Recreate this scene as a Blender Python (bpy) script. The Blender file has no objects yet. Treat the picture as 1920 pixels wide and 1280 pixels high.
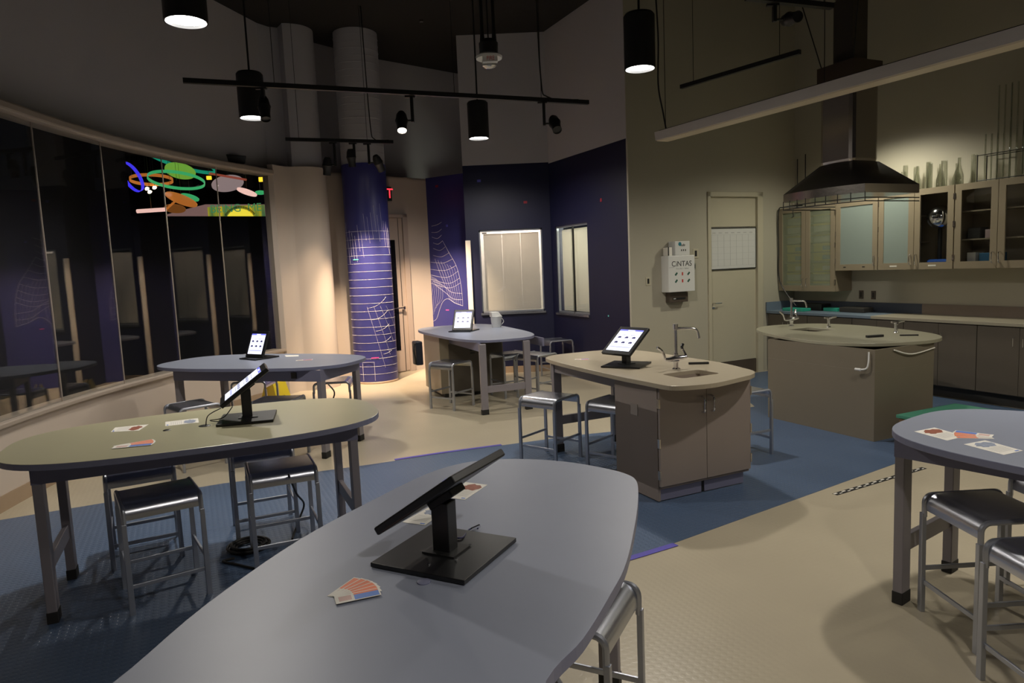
import bpy, bmesh, math, random
import numpy as np
from mathutils import Vector, Matrix
random.seed(7)
C = bpy.context.scene
COL = C.collection

# ------------------------------------------------------------------ camera
F = 1290.0; H = 1.80
_D = np.array([510/F, 11900/F, 1.0]); _D /= np.linalg.norm(_D)     # world down seen by the camera (x right, y down, z forward)
_up = -_D
_fw = np.array([0, 0, 1.0]); _Y = _fw - _fw.dot(_up)*_up; _Y /= np.linalg.norm(_Y)
_X = np.cross(_Y, _up)
if _X[0] < 0: _X = -_X
RC = np.array([_X, _Y, _up])
cam = bpy.data.cameras.new('camera'); camo = bpy.data.objects.new('camera', cam); COL.objects.link(camo)
cam.sensor_fit = 'HORIZONTAL'; cam.sensor_width = 36.0; cam.lens = 36.0*F/1920.0; cam.clip_end = 100
cx = RC @ np.array([1, 0, 0]); cy = RC @ np.array([0, -1, 0]); cz = RC @ np.array([0, 0, -1])
camo.matrix_world = Matrix(((cx[0], cy[0], cz[0], 0), (cx[1], cy[1], cz[1], 0), (cx[2], cy[2], cz[2], H), (0, 0, 0, 1)))
C.camera = camo

# ------------------------------------------------------------------ world, exposure
w = bpy.data.worlds.new('world'); C.world = w; w.use_nodes = True
w.node_tree.nodes['Background'].inputs[0].default_value = (0.5, 0.55, 0.7, 1)
w.node_tree.nodes['Background'].inputs[1].default_value = 0.012
C.view_settings.view_transform = 'Standard'; C.view_settings.look = 'None'
C.view_settings.exposure = 0.70; C.view_settings.gamma = 1.0; C.view_settings.use_curve_mapping = False
C.cycles.max_bounces = 8; C.cycles.transparent_max_bounces = 24
C.cycles.sample_clamp_indirect = 4.0

PENDANT_W = 150.0; PENDANT_COL = (1.0, 0.93, 0.83)
SPOT_W = 150.0; SPOT_COL = (1.0, 0.74, 0.50)

# ------------------------------------------------------------------ room frame
TH = math.radians(25)
U = np.array([math.cos(TH), math.sin(TH)]); V = np.array([-math.sin(TH), math.cos(TH)])
def G(u, v, z=0.0):
    p = U*u + V*v
    return Vector((p[0], p[1], z))
def ray(px, py): return RC @ np.array([(px-960)/F, (py-640)/F, 1.0])
def P(px, py, z=0.0):                 # the point of a horizontal plane at height z
    d = ray(px, py); t = (z-H)/d[2]; return Vector((d[0]*t, d[1]*t, z))
def W(px, py, a, b):                  # the point of a vertical wall plane through a, b
    d = ray(px, py); n = np.array([b[1]-a[1], -(b[0]-a[0])]); t = (n@np.array([a[0], a[1]]))/(n@d[:2])
    return Vector((d[0]*t, d[1]*t, H+d[2]*t))
CEIL = 5.58; LEDGE = 3.46

# ------------------------------------------------------------------ materials
MATS = {}
def mat(name, col, rough=0.6, metal=0.0, emit=None, es=0.0, noise=0.0, nscale=8.0, bump=0.0, bscale=60.0, spec=0.5, coat=0.0, aniso=0.0):
    m = bpy.data.materials.new(name); m.use_nodes = True; nt = m.node_tree; b = nt.nodes['Principled BSDF']
    b.inputs['Base Color'].default_value = (*col, 1); b.inputs['Roughness'].default_value = rough; b.inputs['Metallic'].default_value = metal
    b.inputs['Specular IOR Level'].default_value = spec; b.inputs['Coat Weight'].default_value = coat
    if emit: b.inputs['Emission Color'].default_value = (*emit, 1); b.inputs['Emission Strength'].default_value = es
    tc = nt.nodes.new('ShaderNodeTexCoord')
    if noise > 0:
        n = nt.nodes.new('ShaderNodeTexNoise'); n.inputs['Scale'].default_value = nscale; n.inputs['Detail'].default_value = 5
        r = nt.nodes.new('ShaderNodeMix'); r.data_type = 'RGBA'
        r.inputs[6].default_value = (*[max(0, c*(1-noise)) for c in col], 1); r.inputs[7].default_value = (*[min(1, c*(1+noise)) for c in col], 1)
        nt.links.new(tc.outputs['Object'], n.inputs['Vector']); nt.links.new(n.outputs['Fac'], r.inputs[0]); nt.links.new(r.outputs[2], b.inputs['Base Color'])
    if bump > 0:
        n2 = nt.nodes.new('ShaderNodeTexNoise'); n2.inputs['Scale'].default_value = bscale; n2.inputs['Detail'].default_value = 3
        if aniso:
            mp = nt.nodes.new('ShaderNodeMapping'); mp.inputs['Scale'].default_value = (1, aniso, 1)
            nt.links.new(tc.outputs['Object'], mp.inputs[0]); nt.links.new(mp.outputs[0], n2.inputs['Vector'])
        else: nt.links.new(tc.outputs['Object'], n2.inputs['Vector'])
        bp = nt.nodes.new('ShaderNodeBump'); bp.inputs['Strength'].default_value = bump; bp.inputs['Distance'].default_value = 0.01
        nt.links.new(n2.outputs['Fac'], bp.inputs['Height']); nt.links.new(bp.outputs[0], b.inputs['Normal'])
    MATS[name] = m; return m
wall_m = mat('wall_paint', (0.47, 0.455, 0.48), 0.75, noise=0.03, nscale=1.2, bump=0.08, bscale=90)
wall_w = mat('lower_wall_paint', (0.55, 0.47, 0.40), 0.6, noise=0.03, nscale=1.5)
wall_lab = mat('lab_wall_paint', (0.44, 0.41, 0.325), 0.65, noise=0.03, nscale=1.2, bump=0.06, bscale=90)
ceil_m = mat('ceiling_black', (0.012, 0.011, 0.010), 0.9)
purple = mat('purple_vinyl', (0.036, 0.037, 0.175), 0.38, noise=0.08, nscale=2)
navy = mat('navy_paint', (0.0055, 0.0068, 0.036), 0.5, noise=0.08, nscale=2)
floor_m = mat('beige_floor', (0.45, 0.395, 0.29), 0.33, noise=0.08, nscale=2.5, bump=0.05, bscale=25)
base_m = mat('beige_base', (0.36, 0.26, 0.17), 0.55, noise=0.05)
trim_m = mat('trim_paint', (0.36, 0.30, 0.245), 0.55)
blueg = mat('grey_blue_laminate', (0.25, 0.275, 0.35), 0.42, noise=0.05, nscale=5)
greenlam = mat('pale_green_laminate', (0.42, 0.395, 0.265), 0.30, noise=0.06, nscale=3)
cream = mat('cream_laminate', (0.40, 0.345, 0.255), 0.30, noise=0.04, nscale=4)
edge_blue = mat('blue_grey_edge', (0.20, 0.21, 0.31), 0.4)
tleg = mat('taupe_powdercoat', (0.235, 0.215, 0.235), 0.45, noise=0.04)
tapr = mat('blue_grey_powdercoat', (0.175, 0.175, 0.26), 0.45)
cab_m = mat('taupe_cabinet', (0.26, 0.215, 0.19), 0.42, noise=0.05, nscale=3)
cab_y = mat('beige_cabinet', (0.30, 0.25, 0.175), 0.42, noise=0.05, nscale=3)
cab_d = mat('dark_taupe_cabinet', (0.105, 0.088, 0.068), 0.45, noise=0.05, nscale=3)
alu = mat('brushed_aluminium', (0.52, 0.54, 0.60), 0.27, 0.95, bump=0.05, bscale=14, aniso=40)
alu_l = mat('aluminium_leg', (0.44, 0.46, 0.52), 0.38, 0.85)
chrome = mat('chrome', (0.75, 0.75, 0.78), 0.12, 1.0)
steel = mat('stainless_steel', (0.50, 0.46, 0.42), 0.24, 1.0, bump=0.05, bscale=40)
steel_d = mat('dark_stainless', (0.10, 0.09, 0.08), 0.35, 0.9)
black = mat('black_metal', (0.012, 0.012, 0.012), 0.45)
blackp = mat('black_plastic', (0.010, 0.010, 0.011), 0.35)
rubber = mat('black_rubber', (0.015, 0.014, 0.013), 0.7)
white_m = mat('white_plastic', (0.72, 0.72, 0.70), 0.4)
paper = mat('paper', (0.80, 0.77, 0.70), 0.7)
ink = mat('ink', (0.012, 0.012, 0.012), 0.6)
greytxt = mat('grey_print', (0.42, 0.42, 0.42), 0.7)
red_ink = mat('red_ink', (0.55, 0.05, 0.04), 0.6)
orange_ink = mat('orange_print', (0.80, 0.20, 0.08), 0.5)
blue_ink = mat('blue_print', (0.10, 0.22, 0.62), 0.5)
green_ink = mat('green_ink', (0.02, 0.10, 0.07), 0.6)
skin_a = mat('photo_brown', (0.30, 0.09, 0.05), 0.5, noise=0.6, nscale=60)
skin_b = mat('photo_blue', (0.28, 0.32, 0.42), 0.5, noise=0.6, nscale=60)
teal = mat('teal_plastic', (0.03, 0.36, 0.26), 0.4)
greenrub = mat('green_rubber', (0.045, 0.20, 0.13), 0.6, noise=0.1, nscale=20)
woodm = mat('wood', (0.32, 0.20, 0.10), 0.5, noise=0.2, nscale=10)
yellowp = mat('yellow_plastic', (0.75, 0.55, 0.02), 0.4)
brown_d = mat('brown_plastic', (0.085, 0.065, 0.05), 0.4)
kick_m = mat('dark_base', (0.03, 0.028, 0.025), 0.6)
line_w = mat('white_vinyl_line', (0.62, 0.60, 0.66), 0.5)
purple_tape = mat('purple_tape', (0.09, 0.07, 0.42), 0.5)
counter_b = mat('grey_blue_counter', (0.15, 0.20, 0.26), 0.4)
counter_m = mat('counter_laminate', (0.33, 0.30, 0.23), 0.35)
splash_m = mat('taupe_splash', (0.20, 0.155, 0.12), 0.5)
whiteboard = mat('whiteboard', (0.62, 0.62, 0.60), 0.3)
door_m = mat('door_paint', (0.50, 0.46, 0.345), 0.5, noise=0.02)
door_w = mat('door_paint_tan', (0.42, 0.34, 0.29), 0.5)
screen_w = mat('screen_white', (0.8, 0.8, 0.9), 0.3, emit=(0.74, 0.78, 1.0), es=0.72)
screen_b = mat('screen_blue', (0.2, 0.2, 0.7), 0.3, emit=(0.14, 0.16, 0.75), es=0.6)
screen_k = mat('screen_ink', (0.05, 0.05, 0.15), 0.3, emit=(0.10, 0.08, 0.30), es=0.15)
screen_l = mat('screen_lilac', (0.4, 0.4, 0.9), 0.3, emit=(0.45, 0.48, 0.95), es=0.6)
lampdisc = mat('lamp_glow', (1, 1, 1), 0.5, emit=(1.0, 0.98, 0.94), es=14)
lampwarm = mat('lamp_glow_warm', (1, 1, 1), 0.5, emit=(1.0, 0.86, 0.70), es=9)
tubeglow = mat('tube_glow', (1, 1, 1), 0.5, emit=(1.0, 0.95, 0.62), es=12)
exitred = mat('exit_red', (0.8, 0.02, 0.02), 0.5, emit=(1.0, 0.03, 0.05), es=1.3)
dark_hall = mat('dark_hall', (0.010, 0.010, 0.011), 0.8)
hall_red = mat('hall_pink_wall', (0.20, 0.13, 0.125), 0.8)
dot_red = mat('red_dot', (0.35, 0.02, 0.04), 0.5)
dot_teal = mat('teal_dot', (0.15, 0.65, 0.60), 0.5)
dot_blue = mat('blue_dot', (0.10, 0.10, 0.5), 0.5)
dot_pink = mat('pink_dot', (0.75, 0.08, 0.35), 0.5)
amber = mat('amber_sign', (0.7, 0.4, 0.02), 0.5, emit=(1.0, 0.62, 0.03), es=0.9)

def coin_bump(m, strength):
    nt = m.node_tree; b = nt.nodes['Principled BSDF']
    tc = nt.nodes.new('ShaderNodeTexCoord'); mp = nt.nodes.new('ShaderNodeMapping'); mp.inputs['Rotation'].default_value = (0, 0, -TH)
    v = nt.nodes.new('ShaderNodeTexVoronoi'); v.inputs['Scale'].default_value = 26; v.inputs['Randomness'].default_value = 0.0
    cr = nt.nodes.new('ShaderNodeValToRGB'); cr.color_ramp.elements[0].position = 0.26; cr.color_ramp.elements[1].position = 0.38
    cr.color_ramp.elements[0].color = (1, 1, 1, 1); cr.color_ramp.elements[1].color = (0, 0, 0, 1)
    bp = nt.nodes.new('ShaderNodeBump'); bp.inputs['Strength'].default_value = strength; bp.inputs['Distance'].default_value = 0.003
    L = nt.links.new
    L(tc.outputs['Object'], mp.inputs[0]); L(mp.outputs[0], v.inputs['Vector']); L(v.outputs['Distance'], cr.inputs[0]); L(cr.outputs[0], bp.inputs['Height']); L(bp.outputs[0], b.inputs['Normal'])
coin_bump(floor_m, 0.12)
def floor_blue():
    m = bpy.data.materials.new('blue_coin_floor'); m.use_nodes = True; nt = m.node_tree; b = nt.nodes['Principled BSDF']
    tc = nt.nodes.new('ShaderNodeTexCoord'); mp = nt.nodes.new('ShaderNodeMapping'); mp.inputs['Rotation'].default_value = (0, 0, -TH)
    v = nt.nodes.new('ShaderNodeTexVoronoi'); v.inputs['Scale'].default_value = 26; v.inputs['Randomness'].default_value = 0.0
    cr = nt.nodes.new('ShaderNodeValToRGB'); cr.color_ramp.elements[0].position = 0.30; cr.color_ramp.elements[1].position = 0.38
    cr.color_ramp.elements[0].color = (1, 1, 1, 1); cr.color_ramp.elements[1].color = (0, 0, 0, 1)
    bp = nt.nodes.new('ShaderNodeBump'); bp.inputs['Strength'].default_value = 0.5; bp.inputs['Distance'].default_value = 0.004
    n = nt.nodes.new('ShaderNodeTexNoise'); n.inputs['Scale'].default_value = 1.6; n.inputs['Detail'].default_value = 6
    mx = nt.nodes.new('ShaderNodeMix'); mx.data_type = 'RGBA'; mx.inputs[6].default_value = (0.062, 0.102, 0.182, 1); mx.inputs[7].default_value = (0.086, 0.130, 0.215, 1)
    L = nt.links.new
    L(tc.outputs['Object'], mp.inputs[0]); L(mp.outputs[0], v.inputs['Vector']); L(v.outputs['Distance'], cr.inputs[0]); L(cr.outputs[0], bp.inputs['Height'])
    L(bp.outputs[0], b.inputs['Normal']); L(tc.outputs['Object'], n.inputs['Vector']); L(n.outputs['Fac'], mx.inputs[0]); L(mx.outputs[2], b.inputs['Base Color'])
    b.inputs['Roughness'].default_value = 0.38
    return m
bluefloor = floor_blue()
def glassmat(name, base=0.05, tint=(1, 1, 1), power=4.0, rough=0.0):
    m = bpy.data.materials.new(name); m.use_nodes = True; nt = m.node_tree
    for n in list(nt.nodes): nt.nodes.remove(n)
    o = nt.nodes.new('ShaderNodeOutputMaterial'); tr = nt.nodes.new('ShaderNodeBsdfTransparent'); gl = nt.nodes.new('ShaderNodeBsdfGlossy')
    lw = nt.nodes.new('ShaderNodeLayerWeight'); lw.inputs[0].default_value = 0.5
    pw = nt.nodes.new('ShaderNodeMath'); pw.operation = 'POWER'; pw.inputs[1].default_value = power
    ml = nt.nodes.new('ShaderNodeMath'); ml.operation = 'MULTIPLY_ADD'; ml.inputs[1].default_value = 1-base; ml.inputs[2].default_value = base; ml.use_clamp = True
    mx = nt.nodes.new('ShaderNodeMixShader'); tr.inputs[0].default_value = (*tint, 1); gl.inputs['Roughness'].default_value = rough; gl.inputs[0].default_value = (1, 1, 1, 1)
    L = nt.links.new
    L(lw.outputs['Facing'], pw.inputs[0]); L(pw.outputs[0], ml.inputs[0]); L(ml.outputs[0], mx.inputs[0]); L(tr.outputs[0], mx.inputs[1]); L(gl.outputs[0], mx.inputs[2]); L(mx.outputs[0], o.inputs[0])
    return m
glass = glassmat('window_glass', 0.016, (0.97, 0.98, 0.98), 4.2)
labglass = glassmat('lab_glass', 0.10, (0.94, 0.95, 0.92), 1.6)
cabglass = glassmat('cabinet_glass', 0.03, (0.96, 0.97, 0.97), 4.0)
def frosted(name, col, clear=0.4):
    m = mat(name, col, 0.35); nt = m.node_tree; b = nt.nodes['Principled BSDF']; o_ = [n for n in nt.nodes if n.type == 'OUTPUT_MATERIAL'][0]
    tr = nt.nodes.new('ShaderNodeBsdfTransparent'); mx = nt.nodes.new('ShaderNodeMixShader'); mx.inputs[0].default_value = clear
    nt.links.new(b.outputs[0], mx.inputs[1]); nt.links.new(tr.outputs[0], mx.inputs[2]); nt.links.new(mx.outputs[0], o_.inputs[0])
    return m
frost = frosted('frosted_glass', (0.34, 0.41, 0.38), 0.25)
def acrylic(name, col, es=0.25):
    m = mat(name, col, 0.15, emit=col, es=es*0.7); b = m.node_tree.nodes['Principled BSDF']; b.inputs['Alpha'].default_value = 0.8  # emission stands in for hall light on the mobile pieces
    return m

frostbin = frosted('frosted_bin_glass', (0.36, 0.40, 0.28), 0.55)

def poster_mat():
    m = bpy.data.materials.new('green_yellow_sign'); m.use_nodes = True; nt = m.node_tree; b = nt.nodes['Principled BSDF']
    tc = nt.nodes.new('ShaderNodeTexCoord'); mp = nt.nodes.new('ShaderNodeMapping'); mp.inputs['Scale'].default_value = (2.6, 2.6, 0.25)
    n = nt.nodes.new('ShaderNodeTexNoise'); n.inputs['Scale'].default_value = 2.0; n.inputs['Detail'].default_value = 5
    cr = nt.nodes.new('ShaderNodeValToRGB'); e = cr.color_ramp.elements
    e[0].position = 0.36; e[0].color = (0.04, 0.16, 0.09, 1); e[1].position = 0.62; e[1].color = (0.85, 0.62, 0.03, 1)
    e2 = cr.color_ramp.elements.new(0.5); e2.color = (0.35, 0.42, 0.05, 1)
    L = nt.links.new
    L(tc.outputs['Object'], mp.inputs[0]); L(mp.outputs[0], n.inputs['Vector']); L(n.outputs['Fac'], cr.inputs[0]); L(cr.outputs[0], b.inputs['Base Color']); L(cr.outputs[0], b.inputs['Emission Color'])
    b.inputs['Emission Strength'].default_value = 0.32  # print colours also emit, standing in for hall light on the sign
    return m
poster = poster_mat()

# ------------------------------------------------------------------ mesh helpers
class MB:
    def __init__(s): s.v = []; s.f = []
    def add(s, vs, fs):
        o = len(s.v); s.v += [tuple(q) for q in vs]; s.f += [tuple(i+o for i in f) for f in fs]; return s
    def box(s, x0, x1, y0, y1, z0, z1, M=None):
        vs = [Vector((x, y, z)) for z in (z0, z1) for x, y in ((x0, y0), (x1, y0), (x1, y1), (x0, y1))]
        if M is not None: vs = [M @ q for q in vs]
        return s.add(vs, [(3, 2, 1, 0), (4, 5, 6, 7), (0, 1, 5, 4), (1, 2, 6, 5), (2, 3, 7, 6), (3, 0, 4, 7)])
    def frust(s, x0, x1, y0, y1, z0, X0, X1, Y0, Y1, z1, M=None):
        vs = [Vector(q) for q in ((x0, y0, z0), (x1, y0, z0), (x1, y1, z0), (x0, y1, z0), (X0, Y0, z1), (X1, Y0, z1), (X1, Y1, z1), (X0, Y1, z1))]
        if M is not None: vs = [M @ q for q in vs]
        return s.add(vs, [(3, 2, 1, 0), (4, 5, 6, 7), (0, 1, 5, 4), (1, 2, 6, 5), (2, 3, 7, 6), (3, 0, 4, 7)])
    def prism(s, pts, z0, z1):
        n = len(pts); vs = [(p[0], p[1], z0) for p in pts]+[(p[0], p[1], z1) for p in pts]
        return s.add(vs, [tuple(range(n-1, -1, -1)), tuple(range(n, 2*n))]+[(i, (i+1) % n, n+(i+1) % n, n+i) for i in range(n)])
    def bar(s, a, b, w, h, upv=(0, 0, 1)):          # rectangular bar from a to b
        a = Vector(a); b = Vector(b); d = (b-a); L = d.length; d.normalize(); u = Vector(upv)
        if abs(d.dot(u)) > .98: u = Vector((1, 0, 0))
        x = d.cross(u).normalized(); y = x.cross(d)
        vs = [a+x*i*w/2+y*j*h/2+d*k for k in (0, L) for i, j in ((-1, -1), (1, -1), (1, 1), (-1, 1))]
        return s.add(vs, [(3, 2, 1, 0), (4, 5, 6, 7), (0, 1, 5, 4), (1, 2, 6, 5), (2, 3, 7, 6), (3, 0, 4, 7)])
    def tube(s, pts, r, n=8, cap=True):
        pts = [Vector(p) for p in pts]; rs = r if isinstance(r, (list, tuple)) else [r]*len(pts); rings = []
        t0 = (pts[1]-pts[0]).normalized(); u = Vector((0, 0, 1)) if abs(t0.z) < .9 else Vector((1, 0, 0)); x = t0.cross(u).normalized()
        vs = []
        for i, p in enumerate(pts):
            t = (pts[min(i+1, len(pts)-1)]-pts[max(i-1, 0)]).normalized()
            x = (x-t*x.dot(t)).normalized(); y = t.cross(x)
            vs += [p+(x*math.cos(2*math.pi*k/n)+y*math.sin(2*math.pi*k/n))*rs[i] for k in range(n)]
        fs = [(i*n+k, i*n+(k+1) % n, (i+1)*n+(k+1) % n, (i+1)*n+k) for i in range(len(pts)-1) for k in range(n)]
        if cap: fs += [tuple(range(n-1, -1, -1)), tuple((len(pts)-1)*n+k for k in range(n))]
        return s.add(vs, fs)
    def lathe(s, prof, c=(0, 0, 0), n=24, M=None, a0=0, cap=True):
        vs = []; fs = []
        for r, z in prof:
            for k in range(n):
                a = 2*math.pi*k/n+a0; q = Vector((r*math.cos(a), r*math.sin(a), z)); q = (M @ q) if M is not None else q
                vs.append(q+Vector(c))
        for i in range(len(prof)-1):
            for k in range(n): fs.append((i*n+k, i*n+(k+1) % n, (i+1)*n+(k+1) % n, (i+1)*n+k))
        if cap: fs += [tuple(range(n-1, -1, -1)), tuple((len(prof)-1)*n+k for k in range(n))]
        return s.add(vs, fs)
    def disc(s, c, r, n=24, M=None, ry=None):
        vs = [Vector((r*math.cos(2*math.pi*k/n), (ry or r)*math.sin(2*math.pi*k/n), 0)) for k in range(n)]
        if M is not None: vs = [M @ q for q in vs]
        return s.add([q+Vector(c) for q in vs], [tuple(range(n))])
    def build(s, name, m, parent=None, smooth=False, bevel=0.0, kind=None, angle=35):
        me = bpy.data.meshes.new(name); me.from_pydata([tuple(q) for q in s.v], [], s.f); me.update()
        bm = bmesh.new(); bm.from_mesh(me); bmesh.ops.recalc_face_normals(bm, faces=bm.faces); bm.to_mesh(me); bm.free()
        return link(name, me, m, parent, smooth, bevel, kind, angle)
def link(name, me, m, parent=None, smooth=False, bevel=0.0, kind=None, angle=35):
    o = bpy.data.objects.new(name, me); COL.objects.link(o)
    if m: me.materials.append(m)
    if parent: o.parent = parent
    if smooth:
        me.polygons.foreach_set('use_smooth', [True]*len(me.polygons))
        me.set_sharp_from_angle(angle=math.radians(angle))
    if bevel:
        b = o.modifiers.new('bevel', 'BEVEL'); b.width = bevel; b.segments = 2; b.limit_method = 'ANGLE'; b.angle_limit = math.radians(40)
    if kind: o['kind'] = kind
    return o
def tag(o, label, cat, group=None, kind=None):
    o['label'] = label; o['category'] = cat
    if group: o['group'] = group
    if kind: o['kind'] = kind
    return o
def empty(name, loc, rz, label, cat, group=None):
    o = bpy.data.objects.new(name, None); o.empty_display_size = 0.1; COL.objects.link(o); o.location = loc; o.rotation_euler = (0, 0, rz)
    return tag(o, label, cat, group)
def kids(o): return [c for c in COL.objects if c.parent == o]
def copy_tree(o, parent=None):
    c = o.copy(); COL.objects.link(c); c.parent = parent
    for ch in kids(o): copy_tree(ch, c)
    return c
def text(body, size, M, m, name, parent=None, depth=0.0008, align='CENTER', kind=None):
    cu = bpy.data.curves.new(name, 'FONT'); cu.body = body; cu.size = size; cu.extrude = depth; cu.align_x = align; cu.align_y = 'CENTER'
    t = bpy.data.objects.new('tmp', cu); COL.objects.link(t); dg = bpy.context.evaluated_depsgraph_get(); dg.update()
    me = bpy.data.meshes.new_from_object(t.evaluated_get(dg)); bpy.data.objects.remove(t); bpy.data.curves.remove(cu)
    me.transform(M)
    return link(name, me, m, parent, kind=kind)
def wallM(p, n, flipx=False):            # local x along the wall, y up, z out of the wall (n)
    n = Vector(n).normalized(); y = Vector((0, 0, 1)); x = y.cross(n).normalized()
    return Matrix(((x.x, y.x, n.x, p[0]), (x.y, y.y, n.y, p[1]), (x.z, y.z, n.z, p[2]), (0, 0, 0, 1)))
def catmull(pts, k=5, closed=True):
    n = len(pts); out = []; rng = range(n) if closed else range(n-1)
    for i in rng:
        p0, p1, p2, p3 = (pts[(i+j) % n] if closed else pts[max(0, min(n-1, i+j))] for j in (-1, 0, 1, 2))
        p0, p1, p2, p3 = Vector(p0), Vector(p1), Vector(p2), Vector(p3)
        for j in range(k):
            t = j/k; out.append(.5*((2*p1)+(-p0+p2)*t+(2*p0-5*p1+4*p2-p3)*t*t+(-p0+3*p1-3*p2+p3)*t**3))
    if not closed: out.append(Vector(pts[-1]))
    return out
def superell(a, b, n, tp=0.0, N=72):
    out = []
    for i in range(N):
        t = 2*math.pi*i/N; c, s = math.cos(t), math.sin(t)
        x = a*math.copysign(abs(c)**(2/n), c); y = b*math.copysign(abs(s)**(2/n), s)*(1+tp*x/a); out.append((x, y))
    return out
def slab(name, outline, z0, z1, m, parent, hole=None, bevel=0.006, edge=None):
    bm = bmesh.new()
    def loop(pts):
        vs = [bm.verts.new((p[0], p[1], z1)) for p in pts]; return [bm.edges.new((vs[i], vs[(i+1) % len(vs)])) for i in range(len(vs))]
    es = loop(outline)
    if hole: es += loop(hole)
    bmesh.ops.triangle_fill(bm, edges=es, use_beauty=True)
    r = bmesh.ops.extrude_face_region(bm, geom=bm.faces[:])
    for q in r['geom']:
        if isinstance(q, bmesh.types.BMVert): q.co.z = z0
    bmesh.ops.recalc_face_normals(bm, faces=bm.faces)
    me = bpy.data.meshes.new(name); bm.to_mesh(me); bm.free()
    o = link(name, me, m, parent)
    if edge:
        me.materials.append(edge)
        for p in me.polygons:
            if abs(p.normal.z) < .5 or p.normal.z < -.5: p.material_index = 1
    b = o.modifiers.new('bevel', 'BEVEL'); b.width = bevel; b.segments = 2; b.limit_method = 'ANGLE'; b.angle_limit = math.radians(50)
    return o
def RZ(a): return Matrix.Rotation(a, 4, 'Z')
def T(x, y, z): return Matrix.Translation((x, y, z))
def light(name, kind, loc, energy, col, parent=None, **kw):
    l = bpy.data.lights.new(name, kind); l.energy = energy; l.color = col
    for k, v in kw.items(): setattr(l, k, v)
    o = bpy.data.objects.new(name, l); COL.objects.link(o); o.location = loc
    if parent: o.parent = parent
    return o

# ================================================================== THE ROOM
# curved glass wall: facet nodes
GN = [(-3.05, 1.65), (-3.43, 2.56), (-3.79, 3.50), (-4.06, 4.47), (-4.23, 5.47), (-4.30, 6.48), (-4.265, 7.485), (-4.126, 8.498), (-3.874, 9.457), (-3.508, 10.465)]
def offs(pts, d):        # offset polyline to the left of travel (outwards, -x)
    out = []
    for i in range(len(pts)):
        a = Vector(pts[max(0, i-1)]); b = Vector(pts[min(len(pts)-1, i+1)]); t = (b-a).normalized(); out.append((pts[i][0]-t.y*d, pts[i][1]+t.x*d))
    return out
def ribbon(inner, outer, z0, z1): return MB().prism(list(inner)+list(reversed(outer)), z0, z1)
GNs = [tuple(p[:2]) for p in catmull([(x, y, 0) for x, y in GN], 6, False)]

fl = MB().prism([(-9, -5), (12, -5), (12, 16), (-9, 16)], -0.1, 0.0).build('floor', floor_m, kind='structure')
up_edge = [P(0, 975), P(230, 937), P(420, 906), P(560, 889), P(700, 870), P(830, 850), P(940, 835), P(1088, 815), P(1153, 808.5), P(1415, 762)]
low_a = P(1180, 1048); low_b = P(1746, 845); dlow = (low_b-low_a).normalized()
poly = [tuple(low_a-dlow*6)[:2], tuple(low_b+dlow*((8.2-float(U@np.array(low_b[:2])))/float(U@np.array(dlow[:2]))))[:2], tuple(G(8.2, 8.0))[:2], tuple(G(7.2, 8.0))[:2], tuple(up_edge[-1])[:2]]+[tuple(p)[:2] for p in reversed(up_edge[:-1])]+[(-5.2, 5.0), (-5.2, 0)]
def clip_note(): pass
MB().prism(poly, -0.05, 0.002).build('floor_blue', bluefloor, kind='structure').name = 'floor.001'
MB().prism([(-6, -5), (12, -5), (12, 16), (-6, 16)], CEIL, CEIL+0.1).build('ceiling', ceil_m, kind='structure')

# left: low wall, sill, head, upper wall
MB.build(ribbon(offs(GNs, -0.03), offs(GNs, 0.16), 0, 0.685), 'wall_left', wall_w, kind='structure')
ribbon(offs(GNs, -0.075), offs(GNs, 0.18), 0.665, 0.71).build('trim_1', trim_m, kind='structure', bevel=0.01)
ribbon(offs(GNs, -0.042), offs(GNs, -0.031), 0.0, 0.13).build('baseboard_left', base_m, kind='structure')
ribbon(offs(GNs, -0.10), offs(GNs, 0.16), 3.30, 3.385).build('trim_2', trim_m, kind='structure', bevel=0.02)
upw = [(-3.15, 1.5), (-3.6, 2.6), (-4.0, 3.6), (-4.28, 4.6), (-4.42, 5.6), (-4.46, 6.5), (-4.42, 7.5), (-4.26, 8.5), (-3.98, 9.5), (-3.60, 10.85)]
upw = [tuple(p[:2]) for p in catmull([(x, y, 0) for x, y in upw], 5, False)]
ribbon(offs(upw, -0.02), offs(upw, 0.2), 3.385, CEIL).build('wall_left', wall_m, kind='structure', smooth=True)
# glass panes, each its own pane of window_1
for i in range(len(GN)-1):
    a, b = Vector((*GN[i], 0)), Vector((*GN[i+1], 0)); d = (b-a).normalized(); n = Vector((-d.y, d.x, 0))
    a2 = a+d*0.004; b2 = b-d*0.004
    p = MB().prism([a2[:2], b2[:2], (b2+n*0.01)[:2], (a2+n*0.01)[:2]], 0.71, 3.30).build('window_%d' % (i+1), glass, kind='structure')
    MB().prism([(b-d*0.0045)[:2], (b+d*0.0045)[:2], (b+d*0.0045+n*0.011)[:2], (b-d*0.0045+n*0.011)[:2]], 0.71, 3.30).build('glass_joint', mat_joint if 'mat_joint' in globals() else trim_m, p)
# end frame of the glass by the pilaster
e = Vector((*GN[-1], 0)); d = (Vector((*GN[-1], 0))-Vector((*GN[-2], 0))).normalized(); n = Vector((-d.y, d.x, 0))
MB().prism([(e-n*0.05)[:2], (e+d*0.05-n*0.05)[:2], (e+d*0.05+n*0.12)[:2], (e+n*0.12)[:2]], 0.71, 3.30).build('trim_3', trim_m, kind='structure')

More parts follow.
